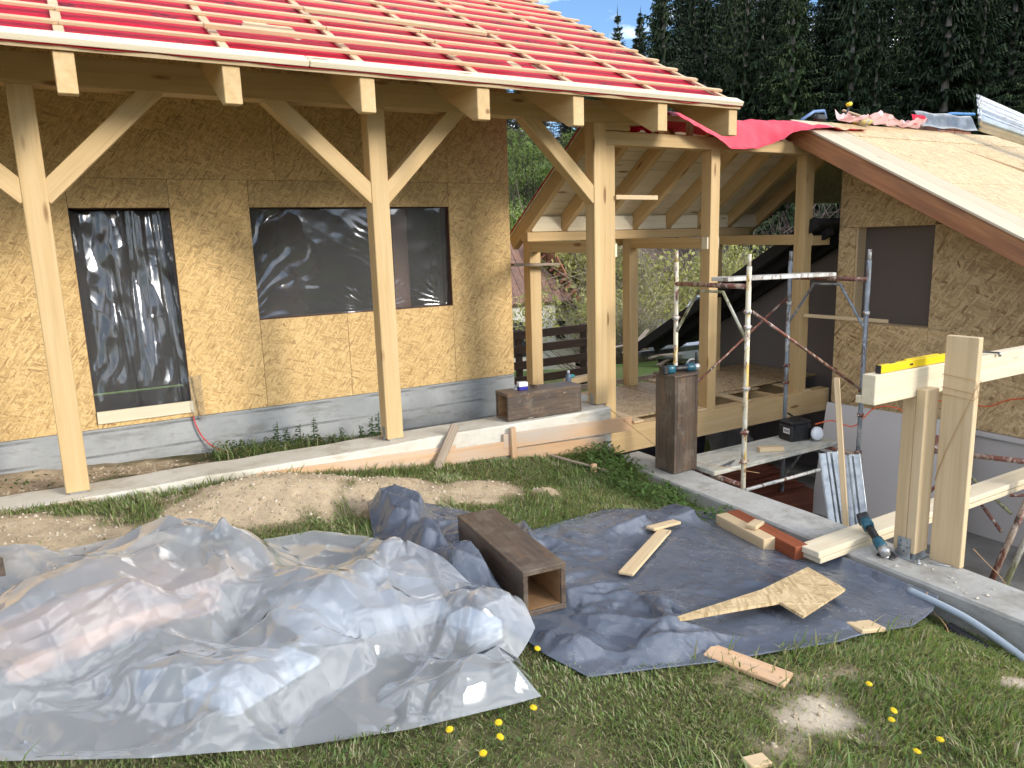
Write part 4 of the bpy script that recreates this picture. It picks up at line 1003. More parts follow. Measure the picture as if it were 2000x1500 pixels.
lv = thing('spirit_level', 'yellow spirit level lying on the upper white rail', 'spirit level', (4.2, 2.62, .73))
block('level_body', (4.02, 2.595, .731), (5.05, 2.625, .779), YELLOW, lv, .002); block('end_cap', (4.009, 2.594, .7305), (4.0205, 2.626, .7795), TOOLBLK, lv, .002)
block('vial_window', (4.12, 2.600, .7785), (4.17, 2.620, .7805), TOOLBLK, lv, .0005); block('vial_window', (4.45, 2.602, .7785), (4.60, 2.618, .7805), TOOLBLK, lv, .0005)
block('vial_window', (4.30, 2.5945, .748), (4.335, 2.597, .760), TOOLBLK, lv, .0005); block('level_top_strip', (4.28, 2.604, .779), (4.62, 2.622, .787), YELLOW, lv, .001)
ht = thing('clamp_rod', 'thin black clamp bar resting on the upper rail right of the board', 'clamp', (5.1, 2.6, .75))
tube('bar', [(5.0, 2.655, .762), (5.24, 2.56, .735)], .006, TOOLBLK, ht, 8); tube('screw_tip', [(5.24, 2.56, .735), (5.25, 2.556, .712)], .010, DKSTEEL, ht, 8)

# ================================================================== SCAFFOLDS
sf = thing('scaffold', 'rusty painted tube scaffold tower standing in the pit with a plank deck', 'scaffold', (5.6, 4.7, -1.5))
TR = .0215
def std(nm, x, y, z0, z1, mt):
    tube(nm, [(x, y, z0), (x, y, z1)], TR, mt, sf, 12)
    tube('spigot', [(x, y, z1 + .0005), (x, y, z1 + .10)], TR * .8, mt, sf, 12)
Ax, Ay, Bx, By, Cx, Cy, Dx, Dy = 4.80, 5.16, 4.80, 4.305, 6.36, 5.165, 6.39, 4.31
std('standard', Ax, Ay, -1.5, 1.33, SC_Y); std('standard', Bx, By, -1.5, 1.30, SC_Y); std('standard', Cx, Cy, -1.5, 1.28, SC_B); std('standard', Dx, Dy, -1.5, 1.29, SC_B)
for (x, ya, yb, mt, z) in ((4.80, Ay, By, SC_R, 1.135), (6.375, Cy, Dy, SC_R, 1.115)):
    tube('transom', [(x, ya, z), (x, yb, z)], TR, mt, sf, 12)
    tube('frame_brace', [(x, ya - .005, z - .45), (x, ya - .04, z - .40), (x, ya - .28, z - .055), (x, yb + .28, z - .055), (x, yb + .04, z - .40), (x, yb + .005, z - .45)], .014, SC_B if x > 5 else SC_G, sf, 10)
    tube('transom', [(x, ya, -.575), (x, yb, -.575)], TR, SC_R, sf, 12)
    tube('frame_brace', [(x, ya - .005, -1.05), (x, ya - .04, -.98), (x, ya - .26, -.64), (x, yb + .26, -.64), (x, yb + .04, -.98), (x, yb + .005, -1.05)], .014, SC_B, sf, 10)
tube('cross_brace', [(4.82, By - .03, .93), (6.37, Dy - .03, .06)], .013, SC_R, sf, 10); tube('cross_brace', [(4.82, Ay + .0, .02), (6.34, Cy + .02, .90)], .012, SC_R, sf, 10)
tube('ledger', [(4.80, By - .035, -.605), (6.39, Dy - .035, -.605)], .015, SC_W, sf, 10)
for (x, y, zs) in ((Bx, By, (.93, .80, .28, -.10, -.36)), (Dx, Dy, (.80, .06, -.18, -.55)), (Cx, Cy, (.85, .20, .02)), (Ax, Ay, (.82, .1))):
    for z in zs:
        tube('coupler', [(x - .05, y, z), (x + .05, y, z)], .008, SC_R, sf, 8); tube('coupler', [(x, y, z - .016), (x, y, z + .016)], .030, SC_W if z > .2 else SC_R, sf, 12)
dk = slab('deck_plank', (4.72, 4.565, -.545), ex, (0, 1, 0), 1.72, .50, .042, SC_P, sf, .006)
beam('top_plank', (4.83, 4.66, 1.185), (6.22, 4.62, 1.165), .20, .035, SC_W, sf)
ct = thing('power_case', 'black plastic power tool case standing on the scaffold deck', 'tool case', (6.15, 4.88, -.5))
cm = Matrix.Translation((6.165, 4.875, -.502)) @ Matrix.Rotation(-.15, 4, 'Z')
def cpart(nm, a, b, mt, bev=.006): return obj(nm, boxmesh(a, b, bev), mt, cm, ct)
cpart('case_body', (-.13, -.10, 0), (.13, .10, .165), TOOLBLK, .018); cpart('case_lid', (-.125, -.095, .165), (.125, .095, .205), TOOLBLK, .016); cpart('handle', (-.06, -.015, .222), (.06, .015, .238), TOOLBLK)
for s in (-1, 1): cpart('handle_foot', (s * .055 - .01, -.012, .20), (s * .055 + .01, .012, .232), TOOLBLK); cpart('latch', (s * .07 - .018, -.112, .12), (s * .07 + .018, -.099, .175), TOOLBLK)
for k in range(4): cpart('rib', (-.10 + k * .055, -.106, .02), (-.075 + k * .055, -.099, .11), TOOLBLK, .002)
cpart('label', (-.1325, -.07, .08), (-.1295, .02, .135), WHITEP, .0004)
for k in range(5): cpart('label_print', (-.1335, -.06 + k * .014, .095), (-.1324, -.053 + k * .014, .12), TOOLBLK, 0)
lp = thing('work_lamp', 'round white work lamp leaning on the black tool case', 'lamp', (6.29, 4.70, -.5))
lathe('lens', [(.001, .040), (.03, .038), (.055, .028), (.068, .012), (.070, 0), (.070, -.012)], plain('opal_lens', (.74, .76, .80), .3, var=.03), Matrix.Translation((6.27, 4.69, -.425)) @ Matrix.Rotation(rad(82), 4, 'X') @ Matrix.Rotation(rad(-12), 4, 'Y'), lp, 28)
obj('lamp_back', boxmesh((-.05, .005, -.05), (.05, .04, .05), .01), TOOLBLK, Matrix.Translation((6.275, 4.70, -.43)), lp); obj('lamp_foot', boxmesh((-.05, -.02, 0), (.05, .045, .012), .003), STEEL, Matrix.Translation((6.27, 4.70, -.503)), lp)
tag(tilted('timber_block', (5.63, 4.72, -.480), (.24, .075, .042), -30, 0, 0, PINE2, None, .003), 'pale wooden block lying on the scaffold deck', 'block')
sp_ = thing('steel_offcuts', 'small bright steel strips lying at the near end of the scaffold deck', 'steel strips', (4.95, 4.63, -.5))
for k in range(3): tilted('strip', (4.97 + .02 * k, 4.66 - .012 * k, -.498 + .004 * k), (.20, .018, .004), 12 + 8 * k, 0, 0, STEEL, sp_, .0005)
# second, leaning scaffold frame in the pit
s2f = thing('leaning_scaffold_frame', 'red and green scaffold frame leaning against the grey plinth in the pit', 'scaffold frame', (6.2, 2.9, -1.5))
def lt(p0, p1, r, mt, nm): tube(nm, [p0, p1], r, mt, s2f, 10)
lt((5.85, 2.86, -1.5), (6.35, 2.62, .05), .024, SC_R, 'standard'); lt((5.92, 2.78, -1.5), (6.45, 2.56, .05), .022, SC_G, 'standard')
lt((5.86, 3.62, -1.5), (6.30, 3.50, -.2), .024, SC_R, 'standard'); lt((6.25, 3.50, -.33), (6.25, 2.68, -.24), .022, SC_R, 'transom')
lt((6.20, 3.36, -.35), (6.06, 2.82, -.80), .014, SC_R, 'frame_brace'); lt((6.22, 3.28, -.40), (6.14, 2.80, -.66), .014, SC_G, 'frame_brace'); lt((6.03, 3.58, -.92), (6.12, 3.30, -.45), .014, SC_R, 'frame_brace')
tube('coupler', [(6.09, 2.80, -.50), (6.24, 2.60, -.47)], .012, SC_R, s2f, 8)
# galvanised profiles, lath, board
def cprofile(label, p0, p1, w, dpt, up):
    p0, p1 = Vector(p0), Vector(p1); L = (p1 - p0).length; t = .002
    pr = [(-w / 2, dpt), (-w / 2, 0), (-w / 6, 0), (-w / 6 + .015, .018), (w / 6 - .015, .018), (w / 6, 0), (w / 2, 0), (w / 2, dpt)]
    pts = pr + [(x - t * (1 if x > 0 else -1) * (.9 if abs(x) > w / 3 else 0), y + t * (1 if abs(x) < w / 3 else .9)) for x, y in pr[::-1]]
    M = frame(p0, p1 - p0, up); R = M @ Matrix(((0, 0, 1, 0), (1, 0, 0, 0), (0, 1, 0, 0), (0, 0, 0, 1)))
    tag(prism('steel_profile', pts, L, STEEL, R), label, 'steel profile', 'steel profiles leaning in the pit')
cprofile('galvanised steel profile leaning in the pit left of the lath', (5.15, 3.56, -1.0), (5.42, 3.93, -.30), .155, .05, (-1, -.6, .2))
cprofile('galvanised steel profile leaning in the pit right of the lath', (5.12, 3.36, -1.0), (5.38, 3.70, -.26), .15, .05, (-1, -.7, .2))
tag(beam('leaning_lath', (5.02, 3.42, -1.0), (5.32, 3.82, .38), .045, .024, PINE2, None, (-1, -.5, .2)), 'thin pale lath leaning upright in front of the steel profiles', 'lath')
tag(slab('leaning_board', (6.80, 5.12, -1.5), (.16, -1, 0), (.20, .02, 1), 1.42, 1.24, .0125, GYP), 'large grey plasterboard leaning against the annex plinth', 'plasterboard')
tag(beam('black_strut', (6.75, 5.44, -.42), (7.1, 5.3, -.68), .03, .02, TOOLBLK), 'short black strut behind the tool case', 'strut')
cab = [(6.35, 4.78, -.36), (6.55, 4.72, -.34), (6.72, 4.60, -.40), (6.9, 4.50, -.22), (7.0, 4.32, -.20), (7.05, 4.15, -.30), (7.2, 4.05, -.12), (7.4, 3.92, -.10), (7.53, 3.75, -.16), (7.55, 3.55, -.06), (7.55, 3.3, -.02), (7.56, 3.1, -.10), (7.55, 2.85, .10), (7.55, 2.5, .18), (7.55, 2.0, .15)]
def smoothpath(pts, k=6):
    P = [Vector(p) for p in pts]; out = []
    for i in range(len(P) - 1):
        a, b, c, d = P[max(i - 1, 0)], P[i], P[i + 1], P[min(i + 2, len(P) - 1)]
        for q in range(k):
            t = q / k; out.append(.5 * ((2 * b) + (c - a) * t + (2 * a - 5 * b + 4 * c - d) * t * t + (3 * b - a - 3 * c + d) * t ** 3))
    return out + [P[-1]]
tag(tube('extension_cable', smoothpath(cab), .0065, ORANGE, None, 7), 'orange extension cable running along the chipboard annex wall', 'cable')
tag(tube('red_cable', smoothpath([(.80, 6.99, .13), (.81, 6.985, .05), (.86, 6.97, -.08), (.94, 6.93, -.17), (1.05, 6.85, -.21), (1.3, 6.75, -.22)]), .007, PINKRED, None, 7), 'red cable hanging from the door sill into the weeds', 'cable')
tag(tube('mason_line', [(4.31, 5.58, -.03), (4.52, 4.9, -.42), (5.0, 4.3, -.5)], .0025, STRING, None, 5), 'thin mason string running from the corner post to the retaining wall', 'string')
tag(tube('hanging_wire', smoothpath([(4.52, 2.25, -.36), (4.60, 2.2, -.46), (4.56, 2.1, -.5), (4.7, 2.05, -.7)]), .002, STRING, None, 5), 'thin wire curling beside the foot of the upright board', 'wire')
# dark red beams and bins under the gallery
rb = thing('beam_stack', 'stack of rust red beams stored under the gallery floor', 'beams', (6.3, 5.6, -1.5))
for k in range(8): beam('red_beam', (5.2 + .02 * k, 6.35 - .16 * k, -1.32 + (k % 3) * .004), (7.15 - .07 * k, 6.15 - .16 * k, -1.32), .10, .30, RUST, rb)
for k in range(3): beam('red_beam', (5.0, 6.1 - .22 * k, -1.10), (6.6, 6.0 - .2 * k, -1.10), .10, .12, RUST, rb)
bn = thing('storage_bins', 'dark plastic bins standing on the red beams under the gallery', 'bins', (5.6, 6.3, -1))
for (x, y) in ((5.55, 6.25), (6.15, 6.35)):
    prism('bin', [(-.24, 0), (.24, 0), (.28, .36), (-.28, .36)], .4, plain('navy_bin', (.012, .013, .025), .5), Matrix(((1, 0, 0, x), (0, 0, 1, y), (0, 1, 0, -1.04), (0, 0, 0, 1))), bn, .01)
U, W = np.meshgrid(np.linspace(0, 1, 16), np.linspace(0, 1, 12))
tag(obj('plastic_bag', gridmesh(np.stack([6.35 + .5 * U * (1 - .6 * W), 5.95 + .12 * np.sin(5 * U) * (1 - W), -1.02 + .42 * W + .03 * np.sin(9 * U)], -1)), FILM), 'pale see-through plastic bag hanging in the gloom under the gallery', 'bag')
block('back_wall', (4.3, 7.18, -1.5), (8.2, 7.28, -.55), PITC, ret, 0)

# ================================================================== BOARDS AND BITS ON THE GROUND
def onboard(name, label, cat, a, b, w, th, mat, lift=.006, f=None):
    a = Vector((*a, 0)); b = Vector((*b, 0)); fz = f or tarpz
    a.z = fz(a.x, a.y) + lift + th / 2; b.z = fz(b.x, b.y) + lift + th / 2
    return tag(beam(name, a, b, w, th, mat), label, cat)
gzf = lambda x, y: float(gz(np.array(x), np.array(y)))
onboard('pale_lath', 'narrow pale plank lying alone in the middle of the tarp', 'plank', (3.15, 3.47), (2.44, 3.0), .085, .018, PINE2, .02)
onboard('pale_lath_scrap', 'short pale scrap of wood half under the far fold of the tarp', 'scrap', (3.05, 3.50), (3.34, 3.56), .07, .018, PINE2, .03)
zt = max(tarpz(3.2, 2.4), tarpz(3.4, 2.35), tarpz(2.95, 2.3)) + .008
pl = [(3.505, 2.64), (3.432, 2.342), (2.896, 2.198), (2.92, 2.36), (2.72, 2.375), (2.27, 2.402), (2.262, 2.425), (2.95, 2.505)]
M = Matrix(((1, 0, .0, 0), (0, 1, .0, 0), (.155 * -1, .03, 1, 0), (0, 0, 0, 1)))
cx_, cy_ = 3.0, 2.4
tl = Matrix.Translation((cx_, cy_, max(tarpz(2.5, 2.4) - .08, tarpz(2.8, 2.4), tarpz(3.0, 2.4), tarpz(3.2, 2.35) + .03) + .03)) @ Euler((rad(1.0), rad(7.0), 0)).to_matrix().to_4x4()
tag(prism('chipboard_offcut', [(x - cx_, y - cy_) for x, y in pl], .015, OSBP, tl), 'chipboard offcut with a long tapering tail on the front of the tarp', 'offcut')
onboard('ground_board', 'bare board half under the front edge of the tarp on the grass', 'board', (2.30, 2.24), (2.43, 1.90), .115, .022, FORM, .012, gzf)
onboard('small_block_board', 'small pale board end poking out at the right front of the tarp', 'board', (3.16, 2.10), (3.34, 2.09), .10, .022, PINE2, .02, gzf)
onboard('tan_offcut', 'small tan offcut at the bottom edge of the lawn', 'offcut', (1.84, 1.60), (1.93, 1.585), .06, .02, PINE2, .015, gzf)
cb = thing('painted_beam', 'red brown painted beam with two pale blocks on the tarp by the retaining wall', 'beam', (3.85, 3.3, -.5))
zb = max(tarpz(3.9, 3.5), tarpz(3.8, 3.1)) + .0
beam('red_beam', (3.975, 3.66, -.47), (3.86, 2.96, -.475), .11, .09, REDW, cb); beam('pale_beam', (3.865, 3.66, -.47), (3.79, 3.16, -.475), .10, .092, PINE2, cb); beam('wood_wedge', (3.80, 3.33, -.41), (3.93, 3.37, -.41), .075, .028, PINE2, cb)
onboard('lawn_stick', 'thin stick lying in the grass below the footing corner', 'stick', (3.45, 5.28), (3.78, 4.87), .02, .018, OLDW, .05, gzf)
tag(beam('lawn_peg', (3.68, 4.95, gzf(3.68, 4.95) - .02), (3.68, 4.95, gzf(3.68, 4.95) + .085), .05, .03, FORM), 'small upright wooden peg in the grass near the wall corner', 'peg')
tag(beam('leaning_offcut', (2.37, 5.31, gzf(2.37, 5.31) + .0), (2.615, 5.43, .075), .075, .022, OLDW, None, (0, -1, .3)), 'weathered board offcut leaning on the strip footing', 'board')
tag(tilted('wooden_box', (-.56, 4.30, .05), (.16, .25, .14), 20, 0, 0, SLEEVE, None, .004), 'corner of a dark brown wooden box at the left edge of the picture', 'box')
pipe = [(4.06, 2.36, -.545), (4.05, 2.15, -.555), (4.04, 1.98, -.575), (4.0, 1.75, -.62), (3.95, 1.5, -.68), (3.93, 1.2, -.70), (3.95, .5, -.72)]
tag(tube('grey_conduit', smoothpath(pipe), .021, GREYPIPE, None, 14), 'grey blue plastic conduit lying along the foot of the retaining wall', 'conduit')
ph = smoothpath([(4.03, 2.1, -.66), (3.98, 1.9, -.665), (3.93, 1.7, -.675), (3.90, 1.4, -.69), (3.9, .8, -.69)], 22)
tag(tube('drain_hose', ph, [.030 + .006 * (i % 2) for i in range(len(ph))], BLKMESH, None, 12), 'black corrugated drain hose half buried in the grass below the conduit', 'hose')
tag(tube('twine_end', smoothpath([(4.07, 2.26, -.52), (4.02, 2.18, -.6), (3.98, 2.12, -.60), (3.86, 2.02, -.57), (3.80, 1.98, -.56)]), .0025, STRING, None, 5), 'loose end of twine trailing from the tarp corner into the grass', 'twine')
# tools on the annex ridge
td = thing('cordless_drill', 'yellow and grey cordless drill lying on the annex ridge', 'drill', apt(7.97, .05, 0))
dm = axes(apt(7.93, .03, .05), (1, -.2, 0), (.2, 1, .2), (0, -.2, 1))
obj('drill_body', lathemesh([(.02, 0), (.04, .02), (.042, .12), (.03, .16), (.018, .20)], 14), plain('drill_grey', (.30, .29, .26), .5, c2=(.6, .42, .05), vs=22), dm @ Matrix.Rotation(rad(90), 4, 'Y'), td, True); obj('drill_handle', boxmesh((.02, -.02, -.03), (.07, .12, .03), .012), YELLOW, dm, td)
hm = thing('mallet', 'yellow headed mallet standing on the annex ridge', 'mallet', apt(7.8, .0, 0))
tube('handle', [(7.74, 5.62, 2.78), (7.80, 5.62, 2.96)], .012, TOOLBLK, hm, 8); tube('head', [(7.77, 5.62, 2.96), (7.83, 5.62, 2.975)], .022, YELLOW, hm, 12)
sw = thing('power_saw', 'blue and dark power saw lying on the membrane at the ridge', 'saw', (7.35, 5.7, 2.75))
tube('guard_tube', [(7.05, 5.66, 2.76), (7.25, 5.66, 2.86), (7.42, 5.66, 2.88), (7.46, 5.66, 2.80)], .018, plain('saw_blue', (.12, .22, .42), .4), sw, 8); obj('saw_body', boxmesh((7.28, 5.63, 2.77), (7.45, 5.70, 2.84), .02), TOOLBLK, None, sw)

# ================================================================== GRASS, WEEDS, FLOWERS
def leafmat(name, tr=.35, rough=.5):
    t = NT(name); c = t.n('Attribute', attribute_name='tint').outputs['Color']
    t.p(Base_Color=c, Roughness=rough); t.b.inputs['Specular IOR Level'].default_value = .3
    ms = t.n('MixShader', {0: tr, 1: t.b.outputs[0], 2: t.n('BsdfTranslucent', {'Color': t.mix(1.0, c, (1.3, 1.35, .7), 'MULTIPLY')}).outputs[0]})
    t.set(t.out.inputs[0], ms); return t.m
GRASSM = leafmat('grass_blade')
def inpoly(x, y, poly):
    c = np.zeros(x.shape, bool); n = len(poly)
    for i in range(n):
        (x1, y1), (x2, y2) = poly[i], poly[(i + 1) % n]
        if y1 == y2: continue
        c ^= ((y1 > y) != (y2 > y)) & (x < (x2 - x1) * (y - y1) / (y2 - y1) + x1)
    return c
def outline(P, inset):
    q = P[inset:-inset, inset:-inset, :2] if inset else P[..., :2]
    return [tuple(a) for a in q[0, ::6]] + [tuple(a) for a in q[::6, -1]] + [tuple(a) for a in q[-1, ::-6]] + [tuple(a) for a in q[::-6, 0]]
POLYS = [outline(PL, 4), outline(TP, 4), [(1.63, 2.7), (1.93, 2.8), (2.02, 3.72), (1.72, 3.7)]]
MI = CAM.matrix_world.inverted()
MI = np.array(MI)
def inview(x, y, z, m=1.15):
    p = np.stack([x, y, z, np.ones_like(x)], 0); c = MI @ p
    u = c[0] / -c[2] / (18 / 26.1); v = c[1] / -c[2] / (13.5 / 26.1)
    return (c[2] < -.2) & (np.abs(u) < m) & (np.abs(v) < m), -c[2]
def blades(n, region, seed, lfun, colfun, keep, wid=(.0016, .0034)):
    r = np.random.default_rng(seed); x = r.uniform(region[0], region[1], n); y = r.uniform(region[2], region[3], n)
    ok = keep(x, y, r); x, y = x[ok], y[ok]; z = gz(x, y)
    v, dep = inview(x, y, z); x, y, z, dep = x[v], y[v], z[v], dep[v]
    L = lfun(x, y, r); n = len(x)
    az = r.uniform(0, 2 * math.pi, n) * .65 + 4.5 * fbm(x, y, 3, 2, 40) ; lean = r.uniform(.15, 1.05, n)
    dx, dy = np.cos(az), np.sin(az); w = r.uniform(*wid, n) * (1 + .10 * dep)
    sx, sy = -dy * w, dx * w
    hm, ht = np.cos(lean * .6), np.cos(lean)
    m = np.stack([x + dx * L * .45 * np.sin(lean * .6), y + dy * L * .45 * np.sin(lean * .6), z + L * .5 * hm], -1)
    t = np.stack([x + dx * L * np.sin(lean), y + dy * L * np.sin(lean), z + L * (.35 + .6 * ht)], -1)
    b = np.stack([x, y, z - .006], -1); s = np.stack([sx, sy, 0 * sx], -1)
    V = np.stack([b - s, b + s, m - s * .8, m + s * .8, t], 1).reshape(-1, 3)
    k = np.arange(n)[:, None] * 5
    F = np.concatenate([k + np.array([[0, 1, 3]]), k + np.array([[0, 3, 2]]), k + np.array([[2, 3, 4]])], 0)
    C = np.repeat(colfun(x, y, r), 5, 0)
    return trimesh(V, F, True, C)
def keep_main(x, y, r):
    b = bare(x, y); ok = r.random(len(x)) > np.clip(b * 1.15 - .02, 0, .985)
    for p in POLYS: ok &= ~inpoly(x, y, p)
    d = fbm(x, y, 1.6, 3, 60); ok &= r.random(len(x)) < (.02 + 1.25 * d)
    ok &= (y < 5.41) & (x < 4.10 + .035 * (y - 1.8))
    return ok
def len_main(x, y, r):
    L = r.uniform(.014, .037, len(x)) * (.7 + .7 * fbm(x, y, 2.1, 3, 70))
    L *= 1 + .9 * np.exp(-((5.38 - y) / .12) ** 2) + 1.1 * sm((x - 3.55) / .4) * sm((y - 3.6) / .6) + .8 * np.exp(-(((x - 2.85) / .5) ** 2 + ((y - 1.5) / .4) ** 2)) + .9 * sm((x - 3.6) / .3) * sm((2.1 - y) / .3)
    return L
G1, G2, G3, G4 = np.array((.17, .245, .075)), np.array((.27, .34, .14)), np.array((.44, .40, .25)), np.array((.07, .13, .03))
def col_main(x, y, r):
    t = np.clip(fbm(x, y, 1.7, 3, 80) + r.normal(0, .22, len(x)), 0, 1)[:, None]
    c = G1 * (1 - t) + G2 * t
    dry = (r.random(len(x)) < .27 + .35 * bare(x, y) + .16 * fbm(x, y, 2.5, 2, 90))[:, None]
    c = np.where(dry, G3 * r.uniform(.6, 1.1, (len(x), 1)), c)
    lush = (sm((x - 3.3) / .6) * sm((y - 3.7) / .6))[:, None]
    c = c * (1 - lush * .45) + G4 * lush * .45
    return c * r.uniform(.75, 1.2, (len(x), 1))
tag(obj('lawn_grass', blades(300000, (-.9, 4.2, .75, 5.42), 1, len_main, col_main, keep_main), GRASSM), 'short patchy grass of the lawn', 'grass', kind='stuff')
# coarse tufts and clover-like leaves
def keep_tuft(x, y, r):
    ok = r.random(len(x)) > np.clip(bare(x, y) * 1.3, 0, .99)
    for p in POLYS: ok &= ~inpoly(x, y, p)
    return ok & (fbm(x, y, 2.6, 2, 120) > .56) & (y < 5.40) & (x < 4.08 + .035 * (y - 1.8))
tag(obj('long_grass_tufts', blades(20000, (-.9, 4.2, .75, 5.42), 2, lambda x, y, r: r.uniform(.05, .13, len(x)), col_main, keep_tuft, (.002, .004)), GRASSM), 'longer grass tufts scattered in the lawn', 'grass', kind='stuff')
def leaflets(n, region, seed, keep, size, hfun, colA, colB):
    r = np.random.default_rng(seed); x = r.uniform(region[0], region[1], n); y = r.uniform(region[2], region[3], n); ok = keep(x, y, r); x, y = x[ok], y[ok]
    z = gz(x, y) + hfun(x, y, r); n = len(x); s = r.uniform(*size, n)[:, None]
    az = r.uniform(0, 2 * math.pi, n); til = r.uniform(-.2, .7, n)
    u = np.stack([np.cos(az) * np.cos(til), np.sin(az) * np.cos(til), np.sin(til)], -1) * s; w = np.stack([-np.sin(az), np.cos(az), r.uniform(-.3, .3, n)], -1) * s * .45
    c = np.stack([x, y, z], -1)
    V = np.stack([c - u, c + w, c + u, c - w], 1).reshape(-1, 3); F = np.arange(4 * n).reshape(-1, 4)
    t = r.random((n, 1)); C = np.repeat((np.array(colA) * (1 - t) + np.array(colB) * t), 4, 0)
    return trimesh(V, F, False, C)
tag(obj('lawn_weeds', leaflets(26000, (-.9, 4.1, .75, 5.4), 5, lambda x, y, r: keep_main(x, y, r) & (fbm(x, y, 3.1, 2, 150) > .5), (.006, .015), lambda x, y, r: r.uniform(.004, .03, len(x)), (.06, .12, .025), (.13, .20, .06)), GRASSM), 'small broad-leaved weeds growing between the grass', 'weeds', kind='stuff')
tag(obj('wall_weeds', leaflets(5500, (3.45, 4.2, 3.75, 5.38), 6, lambda x, y, r: (r.random(len(x)) < sm((x - 3.45 - .1 * np.sin(5 * y)) / .5)) & (x < 4.10 + .035 * (y - 1.8)) & (fbm(x, y, 3, 2, 9) > .38), (.012, .032), lambda x, y, r: r.uniform(.0, .14, len(x)) * sm((x - 3.4) / .5), (.06, .115, .03), (.13, .21, .055)), GRASSM), 'dense leafy weeds along the far foot of the retaining wall', 'weeds', kind='stuff')
def keep_trench(x, y, r):
    return (r.random(len(x)) < sm((x - .75) / .35) * sm((y - 5.95 - .12 * np.sin(4 * x)) / .25) * (.4 + .6 * fbm(x, y, 4, 2, 5))) | ((y < 5.92) & (y > 5.80) & (x < .2) & (r.random(len(x)) < .25))
tag(obj('trench_weeds', leaflets(16000, (-.6, 3.9, 5.8, 6.95), 7, keep_trench, (.010, .026), lambda x, y, r: r.uniform(0, .13, len(x)) * (.4 + fbm(x, y, 5, 2, 8)), (.03, .07, .02), (.075, .14, .035)), GRASSM), 'leafy ground cover in the trench along the house foundation', 'weeds', kind='stuff')
tag(obj('trench_grass', blades(7000, (.6, 3.9, 5.82, 6.95), 8, lambda x, y, r: r.uniform(.06, .20, len(x)), col_main, lambda x, y, r: keep_trench(x, y, r) & (r.random(len(x)) < .6), (.002, .004)), GRASSM), 'thin grass in the trench along the house foundation', 'grass', kind='stuff')
def pebbles(n, region, seed, size, keep):
    r = np.random.default_rng(seed); x = r.uniform(region[0], region[1], n); y = r.uniform(region[2], region[3], n); ok = keep(x, y, r); x, y = x[ok], y[ok]; n = len(x)
    s = (r.uniform(0, 1, n) ** 3 * (size[1] - size[0]) + size[0])[:, None]; c = np.stack([x, y, gz(x, y)], -1)
    O = np.array([(1, 0, 0), (0, 1, 0), (-1, 0, 0), (0, -1, 0), (0, 0, .8), (0, 0, -.6)], float)
    V = (c[:, None] + O[None] * s[:, None] * r.uniform(.6, 1.4, (n, 6, 1)) + r.normal(0, .15, (n, 6, 3)) * s[:, None]).reshape(-1, 3)
    k = np.arange(n)[:, None] * 6; F = np.concatenate([k + np.array([[a, b, 4]]) for a, b in ((0, 1), (1, 2), (2, 3), (3, 0))] + [k + np.array([[b, a, 5]]) for a, b in ((0, 1), (1, 2), (2, 3), (3, 0))], 0)
    t = r.random((n, 1)); C = np.repeat(np.array((.34, .26, .17)) * (1 - t) + np.array((.58, .50, .38)) * t, 6, 0)
    return trimesh(V, F, False, C)
def soilmat():
    t = NT('clods'); t.p(Base_Color=t.n('Attribute', attribute_name='tint').outputs['Color'], Roughness=.95); return t.m
tag(obj('soil_clods', pebbles(26000, (-.9, 4.0, 1.2, 6.9), 12, (.002, .017), lambda x, y, r: (r.random(len(x)) < bare(x, y) * .9) & ~inpoly(x, y, POLYS[0]) & ~inpoly(x, y, POLYS[1]) & ((y < 5.38) | (y > 5.82))), soilmat()), 'crumbs and clods of sandy soil on the bare patches', 'soil', kind='stuff')
STEM = plain('plant_stem', (.07, .11, .03), .6)
def nettle(x, y, h, seed):
    r = random.Random(seed); z = float(gz(np.array(x), np.array(y)))
    o = thing('nettle', 'upright nettle growing beside the house foundation', 'plant', (x, y, z), 'nettles along the house foundation')
    tube('stem', [(x, y, z), (x + r.uniform(-.02, .02), y, z + h * .6), (x + r.uniform(-.03, .03), y, z + h)], .004, STEM, o, 5)
    V, F, C = [], [], []
    for k in range(9):
        zz = z + h * (.25 + .085 * k); s = .045 * (1.15 - .07 * k)
        for q in range(4):
            a = k * .8 + q * math.pi / 2 + r.uniform(-.3, .3); d = Vector((math.cos(a), math.sin(a), r.uniform(-.5, .2))); w = Vector((-math.sin(a), math.cos(a), 0)) * s * .42; p = Vector((x, y, zz))
            b = len(V); V += [p, p + d * s * .55 + w, p + d * s * 1.25, p + d * s * .55 - w]; F.append((b, b + 1, b + 2, b + 3)); c = r.uniform(.7, 1.3); C += [(.045 * c, .095 * c, .03 * c)] * 4
    obj('leaves', trimesh(np.array([tuple(v) for v in V]), np.array(F), False, np.array(C)), GRASSM, None, o)
for k, (x, y, h) in enumerate([(1.42, 6.62, .30), (1.50, 6.6, .24), (1.62, 6.66, .27), (1.78, 6.68, .32), (2.02, 6.62, .22), (2.28, 6.55, .30), (2.36, 6.6, .34), (2.20, 6.6, .22), (2.52, 6.62, .22), (1.1, 6.5, .18), (3.35, 6.3, .22), (3.5, 6.35, .24), (3.7, 6.4, .2), (1.9, 6.5, .16)]): nettle(x, y, h, k)
YEL = plain('dandelion_yellow', (.86, .62, .01), .6, var=.1, vs=60)
